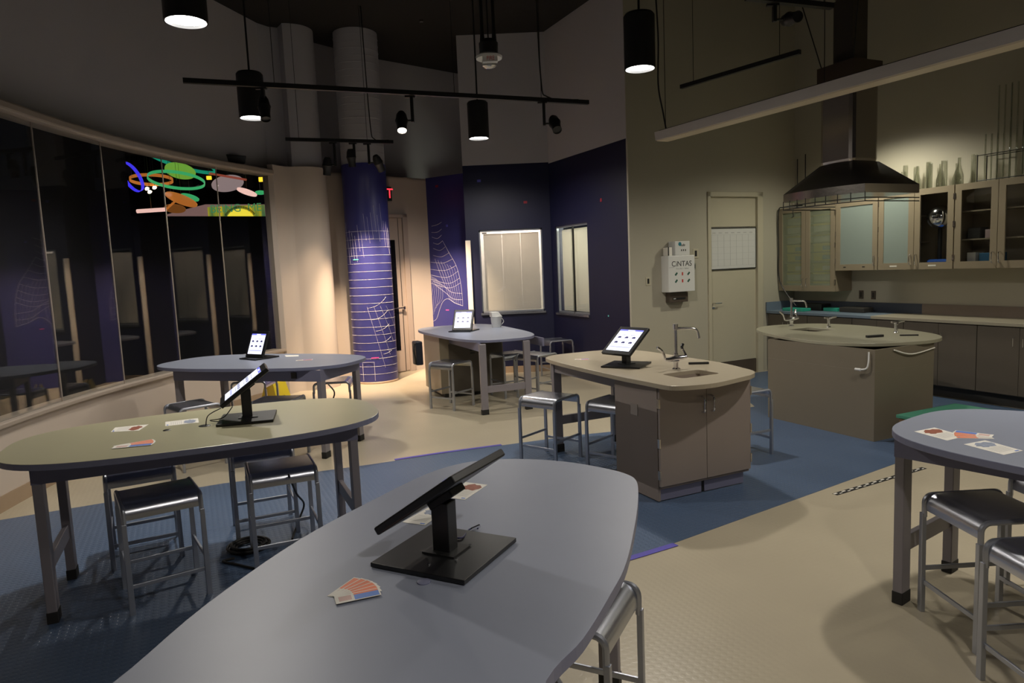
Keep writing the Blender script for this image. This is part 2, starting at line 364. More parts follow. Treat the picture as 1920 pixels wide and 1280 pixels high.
# dark hall behind the glass
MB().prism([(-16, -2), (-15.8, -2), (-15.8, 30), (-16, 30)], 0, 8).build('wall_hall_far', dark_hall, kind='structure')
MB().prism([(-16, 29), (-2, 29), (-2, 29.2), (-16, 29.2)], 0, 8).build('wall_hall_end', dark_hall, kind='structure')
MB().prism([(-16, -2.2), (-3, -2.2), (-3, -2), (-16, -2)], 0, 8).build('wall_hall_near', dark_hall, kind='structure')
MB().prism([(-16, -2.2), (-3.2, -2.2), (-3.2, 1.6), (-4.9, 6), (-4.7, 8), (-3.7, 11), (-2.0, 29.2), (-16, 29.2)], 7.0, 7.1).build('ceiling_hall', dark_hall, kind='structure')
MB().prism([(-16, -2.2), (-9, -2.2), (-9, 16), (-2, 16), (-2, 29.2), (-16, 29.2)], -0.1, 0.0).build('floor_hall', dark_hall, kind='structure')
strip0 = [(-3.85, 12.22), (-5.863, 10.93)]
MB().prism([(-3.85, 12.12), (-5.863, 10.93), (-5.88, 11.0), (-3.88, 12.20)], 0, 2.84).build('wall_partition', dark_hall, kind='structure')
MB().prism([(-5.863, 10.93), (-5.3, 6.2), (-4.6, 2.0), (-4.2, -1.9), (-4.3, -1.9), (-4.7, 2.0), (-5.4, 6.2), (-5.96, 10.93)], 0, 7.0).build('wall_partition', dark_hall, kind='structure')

# pilaster, wall pieces behind the column
pil = [(-3.46, 10.46), (-3.30, 10.66), (-3.12, 10.70), (-2.94, 10.84), (-2.86, 11.06), (-2.95, 11.35), (-3.3, 11.6), (-3.9, 11.2)]
pil_s = [tuple(p[:2]) for p in catmull([(x, y, 0) for x, y in [(-3.28, 10.72), (-3.10, 10.74), (-2.92, 10.84), (-2.83, 11.03), (-2.86, 11.24), (-2.98, 11.42)]], 5, False)]
MB().prism([(-3.52, 10.44), (-3.44, 10.44), (-3.36, 10.66)]+pil_s+[(-3.2, 11.9), (-3.75, 11.3)], 0, LEDGE).build('wall_pilaster', wall_w, kind='structure', smooth=True, angle=50)
MB().prism([(-3.70, 10.60), (-3.50, 10.92), (-3.38, 10.98)]+[(x-0.07, y+0.07) for x, y in pil_s[3:]]+[(-3.2, 12.0), (-4.2, 11.3)], LEDGE, CEIL).build('wall_pilaster', wall_m, kind='structure', smooth=True, angle=50)
# back walls
BW0, BW1 = Vector((-3.05, 11.32, 0)), Vector((-1.45, 12.80, 0))
dB = (BW1-BW0).normalized(); nB = Vector((dB.y, -dB.x, 0))
def strip(a, b, z0, z1, t=0.15, side=1):
    a = Vector((a[0], a[1], 0)); b = Vector((b[0], b[1], 0)); d = (b-a).normalized(); n = Vector((-d.y, d.x, 0))*t*side
    return MB().prism([a[:2], b[:2], (b+n)[:2], (a+n)[:2]], z0, z1)
strip(BW0, BW1, 0, LEDGE).build('wall_back', wall_w, kind='structure')
strip((-3.15, 11.6), (-2.19, 12.75), LEDGE-0.2, CEIL).build('wall_back', wall_m, kind='structure')
strip((-2.25, 12.70), (-0.55, 14.12), LEDGE-0.2, CEIL).build('wall_back', wall_m, kind='structure')
MB().prism([BW0[:2], BW1[:2], (BW1-nB*0.6)[:2], (BW0-nB*0.4)[:2]], LEDGE-0.03, LEDGE).build('trim_4', wall_w, kind='structure')
strip(BW1, (-0.62, 12.26), 0, LEDGE+0.01, 0.12).build('wall_mural', purple, kind='structure')
# the block with the first small window, facing the camera
WX0, WX1, WY = -0.70, 0.73, 11.68
wz0, wz1 = 1.04, 2.43; wx0, wx1 = -0.48, 0.58
def wall_with_hole(name, M, L, z0, z1, hx0, hx1, hz0, hz1, t, m):
    b = MB(); b.box(0, hx0, 0, t, z0, z1, M); b.box(hx1, L, 0, t, z0, z1, M); b.box(hx0, hx1, 0, t, z0, hz0, M); b.box(hx0, hx1, 0, t, hz1, z1, M)
    return b.build(name, m, kind='structure')
M1 = T(WX0, WY, 0)
wall_with_hole('wall_niche', M1, WX1-WX0, 0, 3.5, wx0-WX0, wx1-WX0, wz0, wz1, 0.18, navy)
MB().box(WX0, WX1, WY, WY+0.18, 3.5, CEIL).build('wall_niche', wall_m, kind='structure')
MB().box(WX0, WX0+0.12, WY+0.18, WY+0.9, 0, CEIL).build('wall_niche', navy, kind='structure')
# right purple wall
RA, RB = G(5.60, 8.03), G(5.60, 10.28)
RA = RA+Vector((V[0], V[1], 0))*0.012
MR = Matrix(((V[0], U[0], 0, RA.x), (V[1], U[1], 0, RA.y), (0, 0, 1, 0), (0, 0, 0, 1)))   # x along v, y into the wall
w2a, w2b = 10.60, 11.50
hl = lambda px, a, b: (W(px, 500, a, b)-Vector(a)).to_2d().length
sa = hl(1103, RA, RB); sb = hl(1043, RA, RB)
wall_with_hole('wall_right_niche', MR, 2.27, 0, 3.48, sa, sb, 1.01, 2.43, 0.16, navy)
MB().box(0, 2.27, 0, 0.16, 3.48, CEIL, MR).build('wall_right_niche', wall_m, kind='structure')
# door wall and cabinet wall
DA, DB = G(5.60, 8.03), G(8.75, 8.03)
MD = Matrix(((U[0], V[0], 0, 0), (U[1], V[1], 0, 0), (0, 0, 1, 0), (0, 0, 0, 1)))   # local (u, v, z)
b = MB(); b.box(5.603, 7.03, 8.03, 8.20, 0, CEIL, MD); b.box(7.98, 8.9, 8.03, 8.20, 0, CEIL, MD); b.box(7.03, 7.98, 8.03, 8.20, 2.72, CEIL, MD)
b.build('wall_lab', wall_lab, kind='structure')
MB().box(5.595, 5.625, 8.005, 8.04, 0, 3.48, MD).build('trim_5', wall_lab, kind='structure')
MB().box(8.75, 8.92, -4.0, 8.20, 0, CEIL, MD).build('wall_right', wall_lab, kind='structure')
# unseen closing walls of the room
MB().box(-5.5, 11.5, -5.0, -4.85, 0, CEIL).build('wall_front', wall_m, kind='structure')
MB().prism([(-3.2, 1.7), (-3.4, 1.6), (-5.4, -4.9), (-5.2, -4.9)], 0, CEIL).build('wall_left', wall_m, kind='structure')
MB().box(5.62, 7.0, 7.985, 8.028, 0, 0.10, MD).build('baseboard_lab', kick_m, kind='structure')
MB().box(-0.70, 0.66, WY-0.012, WY, 0, 0.11).build('baseboard_niche', base_m, kind='structure')
MB().box(0.05, 2.2, -0.012, 0.0, 0, 0.11, MR).build('baseboard_right_niche', base_m, kind='structure')

# cream corner post lit by the track spot
tag(MB().box(WX0-0.01, WX0+0.075, WY-0.035, WY, 0.0, 2.27).build('corner_guard', mat('cream_board', (0.80, 0.72, 0.62), 0.5), bevel=0.004), 'tall pale corner board on the end of the navy wall behind the tablet table', 'corner guard')

# service windows -----------------------------------------------------
backroom = mat('back_room', (0.50, 0.47, 0.42), 0.7)
def svc_window(k, M, x0, x1, z0, z1, split):
    fr = MB(); t = 0.022
    for a in ((x0, x0+t, z0, z1), (x1-t, x1, z0, z1), (x0, x1, z1-0.03, z1), (x0, x1, z0, z0+0.025)): fr.box(a[0], a[1], 0.02, 0.06, a[2], a[3], M)
    f = fr.build('window_%d' % k, alu_l, kind='structure')
    MB().box(x0-0.02, x1+0.02, -0.03, 0.19, z0-0.035, z0, M).build('window_sill', alu, f)
    MB().box(x0+t, x1-t, 0.035, 0.041, z0+0.025, z1-0.03, M).build('pane', glass, f)
    bl = MB(); n = 3
    for i in range(n):
        a = x0+0.07+(x1-x0-0.12)*i/n; c = x0+0.07+(x1-x0-0.12)*(i+1)/n; bl.box(a, c-0.004, 0.10+0.008*(i % 2), 0.106+0.008*(i % 2), z0+0.03, z1-0.06, M)
    bl.build('blind_panel', blind_m, f)
    if split: MB().box(split-0.005, split+0.005, 0.015, 0.05, z0, z1-0.03, M).build('mullion', black, f)
    MB().box(x0+0.05, x0+0.13, 0.09, 0.12, z1-0.055, z1-0.035, M).build('blind_rail', alu_l, f)
blind_m = mat('blind_fabric', (0.62, 0.58, 0.52), 0.7, noise=0.03, nscale=3)
_nt = blind_m.node_tree; _tl = _nt.nodes.new('ShaderNodeBsdfTranslucent'); _tl.inputs[0].default_value = (0.7, 0.66, 0.6, 1); _mx = _nt.nodes.new('ShaderNodeMixShader'); _mx.inputs[0].default_value = 0.4
_out = [n for n in _nt.nodes if n.type == 'OUTPUT_MATERIAL'][0]; _nt.links.new(_nt.nodes['Principled BSDF'].outputs[0], _mx.inputs[1]); _nt.links.new(_tl.outputs[0], _mx.inputs[2]); _nt.links.new(_mx.outputs[0], _out.inputs[0])
svc_window(11, T(0, WY, 0), wx0, wx1, wz0, wz1, None)
svc_window(12, MR, sa, sb, 1.01, 2.43, (sa+sb)/2-0.02)
MB().box(-0.65, 0.7, WY+1.2, WY+1.25, 0, 3.4).build('wall_back_room', backroom, kind='structure')
q_ = MR @ Vector(((sa+sb)/2, 0.9, 2.3)); l_ = light('blind_fill_light', 'AREA', tuple(q_), 30, (0.95, 1.0, 0.8), shape='RECTANGLE', size=0.9, size_y=0.6); l_.rotation_euler = (Vector(MR @ Vector(((sa+sb)/2, 0.1, 1.7)))-q_).to_track_quat('-Z', 'Y').to_euler()  # unseen lamp added behind the right window to brighten its blind
MB().box(0.0, 2.2, 1.3, 1.35, 0, 3.4, MR).build('wall_back_room', backroom, kind='structure')
light('blind_fill_light', 'AREA', (0.1, WY+0.75, 2.9), 45, (1, 0.85, 0.75), shape='RECTANGLE', size=0.6, size_y=0.3)  # second added lamp, brightens the blind of the niche window

# lab door -------------------------------------------------------------
df = MB()
for a in ((6.99, 7.05, 0, 2.77), (7.96, 8.07, 0, 2.77), (6.99, 8.07, 2.70, 2.77)): df.box(a[0], a[1], 8.01, 8.12, a[2], a[3], MD)
d1 = df.build('door_1', door_m, kind='structure', bevel=0.004)
MB().box(7.05, 7.96, 8.06, 8.10, 0.22, 2.25, MD).build('door_leaf', door_m, d1, bevel=0.003)
MB().box(7.05, 7.96, 8.06, 8.10, 2.26, 2.70, MD).build('transom_panel', door_m, d1)
MB().box(7.05, 7.96, 8.055, 8.10, 0.01, 0.215, MD).build('kick_plate', brown_d, d1)
MB().tube([G(7.11, 8.05, 1.13), G(7.11, 8.00, 1.13), G(7.22, 7.995, 1.13)], 0.010).build('door_handle', chrome, d1, smooth=True)
MB().box(7.085, 7.135, 8.05, 8.06, 1.05, 1.07, MD).build('lock', chrome, d1)
cal = MB(); cal.box(7.05, 7.95, 8.045, 8.056, 1.63, 2.24, MD)
c = tag(cal.build('whiteboard_calendar', whiteboard), 'white gridded monthly calendar board hung on the door', 'calendar')
g = MB()
for i in range(8): g.box(7.08+i*0.12, 7.082+i*0.12, 8.0435, 8.045, 1.68, 2.14, MD)
for i in range(6): g.box(7.08, 7.922, 8.0435, 8.045, 1.68+i*0.092, 1.682+i*0.092, MD)
g.build('grid_lines', greytxt, c)
hd = MB()
for i in range(7): hd.box(7.10+i*0.12, 7.16+i*0.12, 8.0435, 8.045, 2.165, 2.176, MD)
hd.build('day_names', greytxt, c)
fr = MB()
for a in ((7.05, 7.95, 2.232, 2.246), (7.05, 7.95, 1.622, 1.636), (7.05, 7.056, 1.63, 2.24), (7.944, 7.95, 1.63, 2.24)): fr.box(a[0], a[1], 8.040, 8.057, a[2], a[3], MD)
fr.build('board_frame', black, c)

# back door beyond the column ------------------------------------------
MBk = Matrix(((dB.x, -nB.x, 0, BW0.x), (dB.y, -nB.y, 0, BW0.y), (0, 0, 1, 0), (0, 0, 0, 1)))   # x along the back wall, -y towards the room
s0 = hl(712, BW0, BW1); s1 = hl(766, BW0, BW1)
s2 = hl(757, BW0, BW1); s3 = hl(748, BW0, BW1); s4 = hl(741, BW0, BW1); s5 = hl(722, BW0, BW1)
zt = W(755, 402, BW0, BW1).z
b = MB(); b.box(s2, s1, -0.05, 0.0, 0, zt, MBk); b.box(s0-0.1, s1, -0.05, 0.0, zt-0.06, zt, MBk)
d2 = b.build('door_2', door_w, kind='structure', bevel=0.004)
MB().box(s0-0.1, s3, -0.03, -0.002, 0.02, zt-0.07, MBk).build('door_leaf', door_w, d2)
MB().box(s3, s2, -0.012, -0.002, 0.02, zt-0.07, MBk).build('side_light', door_w, d2)
MB().box(s3, s3+0.012, -0.031, -0.012, 0.02, zt-0.07, MBk).build('door_gap', black, d2)
MB().box(s5-0.05, s4, -0.034, -0.030, 0.40, zt-0.45, MBk).build('dark_pane', mat('dark_glass', (0.006, 0.006, 0.008), 0.08), d2)
MB().tube([MBk @ Vector((s5, -0.09, 1.16)), MBk @ Vector((s3+0.02, -0.09, 1.16))], 0.012).build('push_bar', chrome, d2, smooth=True)
MB().box(s3-0.01, s3+0.03, -0.09, -0.03, 1.13, 1.18, MBk).build('bar_bracket', chrome, d2)
# EXIT sign
q = W(724, 364, BW0, BW1); xs = (Vector((q.x, q.y, 0))-BW0).length
ex = MB().box(xs-0.36, xs+0.07, -0.07, -0.01, q.z-0.12, q.z+0.12, MBk).build('exit_sign', mat('exit_housing', (0.03, 0.05, 0.045), 0.4)); tag(ex, 'exit sign with red letters half hidden behind the purple column', 'exit sign')
text('EXIT', 0.235, wallM(MBk @ Vector((xs-0.145, -0.0715, q.z)), nB), exitred, 'letters', ex)

# ------------------------------------------------------------------ column
CX, CY, CR = -2.29, 11.42, 0.355
cc = MB().lathe([(CR, 0), (CR, 3.53)], (CX, CY, 0), 48).build('column', purple, smooth=True, kind='structure'); cc.name = 'wall_column'
tall = MB().lathe([(CR-0.01, 3.53), (CR-0.01, CEIL)], (CX, CY, 0), 48)
z = 3.7
for zz in [3.7+0.105*i for i in range(18)]: tall.lathe([(CR-0.008, zz), (CR-0.0045, zz+0.004), (CR-0.008, zz+0.008)], (CX, CY, 0), 48, cap=False)
tall.build('wall_column', wall_m, smooth=True, kind='structure')
ringb = MB()
for i in range(23):
    zz = 0.16+i*0.128
    if zz > 2.5: break
    a0, a1 = math.radians(-175), math.radians(5)
    pts = [(CX+(CR+0.0015)*math.cos(a0+(a1-a0)*k/26), CY+(CR+0.0015)*math.sin(a0+(a1-a0)*k/26), zz+0.0) for k in range(27)]
    ringb.tube(pts, 0.0019, 4)
ringb.build('mural_rings', line_w, cc)
mesh_l = MB()
def colpt(deg, z): a = math.radians(deg); return (CX+(CR+0.002)*math.cos(a), CY+(CR+0.002)*math.sin(a), z)
for j in range(4):
    a = -92+j*17; mesh_l.tube([colpt(a+(t/14)*38, 1.26-(t/14)*(1.0-j*0.2)) for t in range(15)], 0.0018, 4)
for j in range(5):
    zz = 1.24-j*0.19; mesh_l.tube([colpt(-90+j*8+t*5, zz+0.004*t*t*0.4) for t in range(11-j)], 0.0018, 4)
for j in range(16):
    a = -150+j*9.0; zt_ = 2.62-0.25*abs(math.sin(j*1.3))+(0.35 if j > 5 else 0.0)*math.sin((j-5)*0.3)
    mesh_l.tube([colpt(a, zt_), colpt(a+2, zt_-0.22), colpt(a+4, zt_-0.42)], 0.0013, 4)
mesh_l.build('mural_mesh', line_w, cc)
dd = MB(); dd.box(-0.05, 0.05, -0.008, 0.008, 0, 0.004, wallM(colpt(-115, 2.02), (math.cos(math.radians(-115)), math.sin(math.radians(-115)), 0)))
dd.build('teal_mark', dot_teal, cc)
dd = MB(); dd.box(-0.06, 0.06, -0.008, 0.008, 0, 0.004, wallM(colpt(-80, 0.43), (math.cos(math.radians(-80)), math.sin(math.radians(-80)), 0))); dd.build('pink_mark', dot_pink, cc)
MB().lathe([(CR+0.012, 0), (CR+0.012, 0.02), (CR, 0.035)], (CX, CY, 0), 48).build('column_foot', base_m, cc, smooth=True)
hp = MB(); hM = wallM(colpt(-98, 0.2), (math.cos(math.radians(-98)), math.sin(math.radians(-98)), 0))
for a in ((-0.1, 0.1, 0.16, 0.164), (-0.1, -0.096, -0.14, 0.16), (0.096, 0.1, -0.14, 0.16)): hp.box(a[0], a[1], a[2], a[3], 0.0, 0.006, hM)
hp.build('hatch_outline', line_w, cc)

# shark-like mesh mural on the purple strip wall
mur = MB(); p0 = BW1; p1 = Vector((-0.62, 12.26, 0)); dn = (p1-p0).normalized(); nn = Vector((dn.y, -dn.x, 0))
if nn.y > 0: nn = -nn
def mp(px, py):
    q = W(px, py, p0, p1); return q+nn*0.004
def curve(pts, r=0.0024): mur.tube(catmull([mp(*q) for q in pts], 5, False), r, 4)
o = lambda L: [(500+x/3.2, 360+y/3.2) for x, y in L]
arcs = [[(990, 205), (1025, 195), (1050, 180)], [(990, 242), (1025, 240), (1050, 222)], [(992, 270), (1025, 278), (1050, 258)], [(1000, 305), (1030, 312), (1056, 292)],
        [(1000, 338), (1040, 350), (1072, 328)], [(1000, 380), (1050, 388), (1095, 364)], [(985, 420), (1060, 425), (1117, 400)], [(975, 462), (1070, 470), (1137, 440)],
        [(978, 495), (1080, 512), (1148, 475)], [(980, 520), (1090, 548), (1158, 516)], [(985, 545), (1095, 575), (1163, 545)], [(1000, 535), (1060, 560), (1110, 600), (1172, 608)], [(1010, 555), (1070, 600), (1120, 640), (1176, 645)]]
for a in arcs: curve(o(a))
curve(o([(1056, 292), (1095, 364), (1137, 440), (1160, 520), (1172, 600), (1178, 682)]))
curve(o([(1178, 682), (1130, 665), (1090, 640), (1060, 655), (1040, 700), (1020, 760), (990, 778)]), 0.0032)
for j in range(7): curve(o([(1010+j*18, 400+j*8), (1035+j*16, 470), (1070+j*14, 560+j*4), (1100+j*11, 645+j*6)]), 0.0014)
for j in range(6): curve(o([(985+j*6, 500+j*4), (1000+j*10, 560), (990+j*13, 640), (990+j*6, 770-j*18)]), 0.0014)
wm = mur.build('mural_lines', line_w, None, kind='structure'); wm.name = 'wall_mural_lines'
def dotmark(px, py, a, b, m, s=0.03, h=0.02):
    q = W(px, py, a, b); d_ = (Vector(b)-Vector(a)).normalized(); n_ = Vector((d_.y, -d_.x, 0))
    if n_.dot(Vector((-q.x, -q.y, 0))) < 0: n_ = -n_
    MB().box(-s, s, -h, h, 0, 0.004, wallM(q, n_)).build('wall_mark', m, kind='structure')
A2, B2 = Vector((WX0, WY, 0)), Vector((WX1, WY, 0))
dotmark(985, 379, A2, B2, dot_red); dotmark(898, 339, A2, B2, dot_blue); dotmark(819, 349, p0, p1, dot_red); dotmark(838, 423, p0, p1, dot_blue, 0.02); dotmark(839, 581, p0, p1, dot_pink, 0.035, 0.009)
dotmark(1127, 375, RA, RB, dot_red, 0.02, 0.025); dotmark(1141, 592, RA, RB, dot_teal, 0.012, 0.012)

# ================================================================== TABLES
TZ = 0.915
def table_legs(t, spots, zt, ap, stretch=True):
    # spots: list of two end pairs [((x,y),(x,y)), ...] in table coordinates
    for pr in spots:
        for (x, y) in pr:
            MB().box(x-0.024, x+0.024, y-0.042, y+0.042, 0.055, zt).build('leg', tleg, t, bevel=0.004)
            MB().box(x-0.027, x+0.027, y-0.045, y+0.045, 0.0, 0.065).build('foot', rubber, t, bevel=0.004)
        (xa, ya), (xb, yb) = pr
        if stretch: MB().bar((xa, ya, 0.31), (xb, yb, 0.31), 0.03, 0.085).build('stretcher', tleg, t, bevel=0.003)
def apron(t, x0, x1, y0, y1, z0, z1, m=tapr):
    b = MB(); k = 0.022
    b.box(x0, x1, y0, y0+k, z0, z1); b.box(x0, x1, y1-k, y1, z0, z1); b.box(x0, x0+k, y0+k, y1-k, z0, z1); b.box(x1-k, x1, y0+k, y1-k, z0, z1)
    b.build('apron', m, t)
def oval_table(name, loc, th, a, b, n, tp, top, label, legx, legy, yoff=0.0, outline=None, edge=None, legl=None):
    legl = legl or legx
    t = empty(name, (loc[0], loc[1], 0), th, label, 'table', 'oval lab tables')
    ol = outline or superell(a, b, n, tp)
    slab('tabletop', ol, TZ-0.034, TZ, top, t, edge=edge)
    apron(t, -legl-0.026, legx+0.026, yoff-legy-0.044, yoff+legy+0.044, TZ-0.145, TZ-0.034)
    table_legs(t, [((-legl, yoff-legy), (-legl, yoff+legy)), ((legx, yoff-legy), (legx, yoff+legy))], TZ-0.04, None)
    return t
# foreground table: visible outline from its rim, hidden end rounded the same way
T1L, T1A = (-0.25, 1.95), 1.205
rim = [(560, 1012), (697, 938), (800, 888), (869, 867.5), (938, 860.6), (1007, 861), (1075, 867), (1144, 879.5), (1179, 890), (1193, 901), (1197, 922), (1193, 970), (1175, 1053), (1144, 1115), (1093, 1197), (1024, 1276)]
rimw = [P(x, y, TZ) for x, y in rim]
rl = P(387, 1132, TZ); rl2 = P(213, 1278, TZ)
def to_local(p, loc, a):
    q = Matrix.Rotation(-a, 4, 'Z') @ (Vector((p[0]-loc[0], p[1]-loc[1], 0))); return (q.x, q.y)
lo = [to_local(p, T1L, T1A) for p in [rl2, rl]+rimw]
lo += [(-0.75, -0.50), (-1.0, -0.33), (-1.10, -0.05), (-1.04, 0.26), (-0.86, 0.47)]
OL1 = [tuple(p[:2]) for p in catmull([(x, y, 0) for x, y in lo], 5)]
t1 = oval_table('lab_table', T1L, T1A, 0, 0, 0, 0, blueg, 'large grey-blue oval table filling the foreground with a tilted black tablet', 0.98, 0.265, -0.01, OL1, edge_blue, legl=0.80)
t2 = oval_table('lab_table', (-1.892, 4.137), 0.421, 1.033, 0.59, 2.94, 0.023, greenlam, 'oval table with a pale green top at left, two flyers lying on it', 0.83, 0.30, 0.04, edge=edge_blue)
t3 = oval_table('lab_table', (-2.69, 7.33), -0.293, 1.144, 0.57, 2.97, -0.045, blueg, 'grey-blue oval table far left beside the curved glass wall', 0.96, 0.34, -0.06, edge=edge_blue, legl=0.74)
t7 = oval_table('lab_table', (2.769, 2.646), -0.956, 1.15, 0.601, 3.12, 0, blueg, 'grey-blue oval table cut by the right edge of the picture', 1.07, 0.28, 0.03, edge=edge_blue)

# T4: back table with cabinet end
t4 = empty('lab_table', (-0.52, 9.736, 0), 1.955, 'grey-blue topped island table in front of the navy wall windows', 'table', 'island lab tables')
slab('tabletop', superell(1.316, 0.602, 3.4, 0.12), TZ-0.034, TZ, blueg, t4, edge=edge_blue)
L4 = lambda p: to_local(p, (-0.52, 9.736), 1.955)
la, lb = L4(P(912, 782)), L4(P(992, 765))
table_legs(t4, [((la[0]+0.15, la[1]*0.9), (la[0]+0.15, lb[1]*0.9))], TZ-0.04, None)
MB().box(-1.25, 0.35, 0.36, 0.385, TZ-0.14, TZ-0.034).build('apron', tapr, t4)
MB().box(-1.25, 0.35, -0.50, -0.475, TZ-0.14, TZ-0.034).build('apron', tapr, t4)
c0 = L4(P(820, 745))
MB().box(0.02, 0.85, -0.42, 0.53, 0.06, TZ-0.034).build('cabinet_body', cab_y, t4, bevel=0.003)
MB().box(0.0, 0.018, -0.40, 0.40, 0.05, TZ-0.16).build('end_panel', cab_d, t4)
b = MB(); b.box(-0.004, 0.0, 0.02, 0.09, 0.60, 0.62); b.box(-0.004, 0.0, 0.02, 0.09, 0.64, 0.66); b.box(-0.03, 0.0, -0.08, -0.04, 0.58, 0.65)
b.build('power_outlet', blackp, t4)
MB().box(0.06, 0.80, -0.36, 0.47, 0.0, 0.06).build('toe_kick', kick_m, t4)

# T5: sink island, placed on the room grid
t5 = empty('sink_island', G(0, 0, 0), TH, 'cream-topped sink island with two-door taupe cabinet and a tablet', 'island', 'island lab tables')
O5 = [(1024, 669.6), (1040, 665), (1080, 660.6), (1125, 656.5), (1165, 655.5), (1202, 657), (1239, 662), (1292, 670), (1350, 679), (1393, 689), (1411, 694), (1415.5, 698), (1409, 702), (1398, 705), (1345, 717), (1300, 722), (1266, 723.5), (1244, 721.6), (1212.5, 715.5), (1159, 705), (1106, 693), (1066, 683.7), (1034.5, 675.7), (1025, 672)]
def uvl(p): return (float(U@np.array(p[:2])), float(V@np.array(p[:2])))
ol5 = [uvl(P(x, y, TZ)) for x, y in O5]
ol5 = [tuple(p[:2]) for p in catmull([(x, y, 0) for x, y in ol5], 4)]
sk = [uvl(P(x, y, TZ)) for x, y in [(1246, 702), (1321, 693.5), (1352, 699.5), (1284, 710.5)]]
su0, su1, sv0, sv1 = 3.30, 3.67, 4.082, 4.34
def rrect(x0, x1, y0, y1, r=0.04, k=4):
    out = []
    for cx_, cy_, a in ((x1-r, y0+r, -90), (x1-r, y1-r, 0), (x0+r, y1-r, 90), (x0+r, y0+r, 180)):
        for i in range(k+1):
            t = math.radians(a+90*i/k); out.append((cx_+r*math.cos(t), cy_+r*math.sin(t)))
    return out
slab('countertop', ol5, TZ-0.034, TZ, cream, t5, hole=rrect(su0, su1, sv0, sv1))
def basin(t, x0, x1, y0, y1, m, d=0.16):
    b = MB(); e = 0.006
    b.box(x0-e, x1+e, y0-e, y1+e, TZ-0.034-d-0.006, TZ-0.034-d)
    b.box(x0-e, x0, y0-e, y1+e, TZ-0.034-d, TZ-0.030); b.box(x1, x1+e, y0-e, y1+e, TZ-0.034-d, TZ-0.030)
    b.box(x0, x1, y0-e, y0, TZ-0.034-d, TZ-0.030); b.box(x0, x1, y1, y1+e, TZ-0.034-d, TZ-0.030)
    s = b.build('sink_basin', m, t)
    MB().lathe([(0.03, 0), (0.03, 0.004)], ((x0+x1)/2, (y0+y1)/2, TZ-0.034-d)).build('drain', chrome, s)
basin(t5, su0, su1, sv0, sv1, mat('cream_basin', (0.33, 0.27, 0.22), 0.4))
cu0, cu1, cv0, cv1 = 3.05, 3.94, 4.07, 4.62
MB().box(cu0, cu1, cv0, cv1, 0.10, TZ-0.034-0.19).build('cabinet_body', cab_m, t5)
b = MB(); b.box(cu0, cu0+0.02, cv0-0.0, cv1, 0.012, TZ-0.034); b.box(cu1-0.02, cu1, cv0, cv1, 0.11, TZ-0.034); b.box(cu0+0.02, cu1-0.02, cv1-0.02, cv1, 0.1, TZ-0.034); b.box(cu0+0.02, cu1-0.02, cv0, cv0+0.02, TZ-0.1, TZ-0.034)
b.build('side_panel', cab_m, t5)
md = (cu0+cu1)/2+0.0
for x0, x1, hx in ((cu0+0.006, md-0.002, md-0.045), (md+0.002, cu1-0.004, md+0.045)):
    d = MB().box(x0, x1, cv0-0.024, cv0-0.002, 0.125, TZ-0.042).build('door', cab_m, t5, bevel=0.002)
    MB().tube(catmull([(hx, cv0-0.026, 0.645), (hx, cv0-0.055, 0.655), (hx, cv0-0.058, 0.70), (hx, cv0-0.055, 0.755), (hx, cv0-0.026, 0.765)], 4, False), 0.008).build('handle', chrome, d, smooth=True)
    hg = MB(); xx = cu0+0.003 if hx < md else cu1-0.001
    for zz in (0.18, 0.42, 0.72): hg.box(xx-0.006, xx+0.006, cv0-0.028, cv0-0.004, zz, zz+0.07)
    hg.build('hinge', steel, d)
b = MB(); b.box(cu0+0.02, md-0.03, cv0+0.012, cv0+0.03, 0.01, 0.10); b.build('toe_kick', tapr, t5)
b = MB(); b.box(md+0.0, cu1-0.05, cv0+0.012, cv0+0.03, 0.01, 0.10); b.build('toe_kick', tapr, t5)
MB().box(md-0.03, md, cv0+0.02, cv0+0.04, 0.01, 0.10).build('kick_gap', black, t5)
MB().box(cu0-0.004, cu0, cv0+0.24, cv0+0.33, 0.62, 0.71).build('outlet_plate', mat('outlet_beige', (0.22, 0.19, 0.17), 0.4), t5)
for (x, y) in ((3.13, 5.74), (3.80, 5.74)):
    MB().box(x-0.042, x+0.042, y-0.024, y+0.024, 0.055, TZ-0.04).build('leg', tleg, t5, bevel=0.004)
    MB().box(x-0.048, x+0.048, y-0.030, y+0.030, 0, 0.08).build('foot', rubber, t5, bevel=0.004)
MB().bar((3.13, 5.74, 0.31), (3.80, 5.74, 0.31), 0.03, 0.085).build('stretcher', tleg, t5)
b = MB(); b.box(3.10, 3.12, cv1, 5.76, TZ-0.13, TZ-0.034); b.box(3.81, 3.83, cv1, 5.76, TZ-0.13, TZ-0.034); b.box(3.12, 3.81, 5.74, 5.76, TZ-0.13, TZ-0.034); b.build('apron', tleg, t5)

# T6: demonstration island
t6 = empty('demonstration_island', G(0, 0, 0), TH, 'large oval cream-topped island with solid beige base under the steel hood', 'island', 'island lab tables')
th6 = 1.732-TH; c6 = uvl((3.675, 7.709))
def rot2(p, a, c): return (c[0]+p[0]*math.cos(a)-p[1]*math.sin(a), c[1]+p[0]*math.sin(a)+p[1]*math.cos(a))
ol6 = [rot2(p, th6, c6) for p in superell(1.112, 0.717, 2.56, -0.071)]
hs = [uvl(P(x, y, TZ)) for x, y in [(1483, 617), (1525, 613.5), (1560, 617.5), (1520, 622)]]
hu = sum(p[0] for p in hs)/4; hv = sum(p[1] for p in hs)/4
h6 = rrect(hu-0.17, hu+0.17, hv-0.20, hv+0.20)
slab('countertop', ol6, TZ-0.034, TZ, mat('olive_cream_laminate', (0.30, 0.285, 0.21), 0.3, noise=0.04, nscale=4), t6, hole=h6)
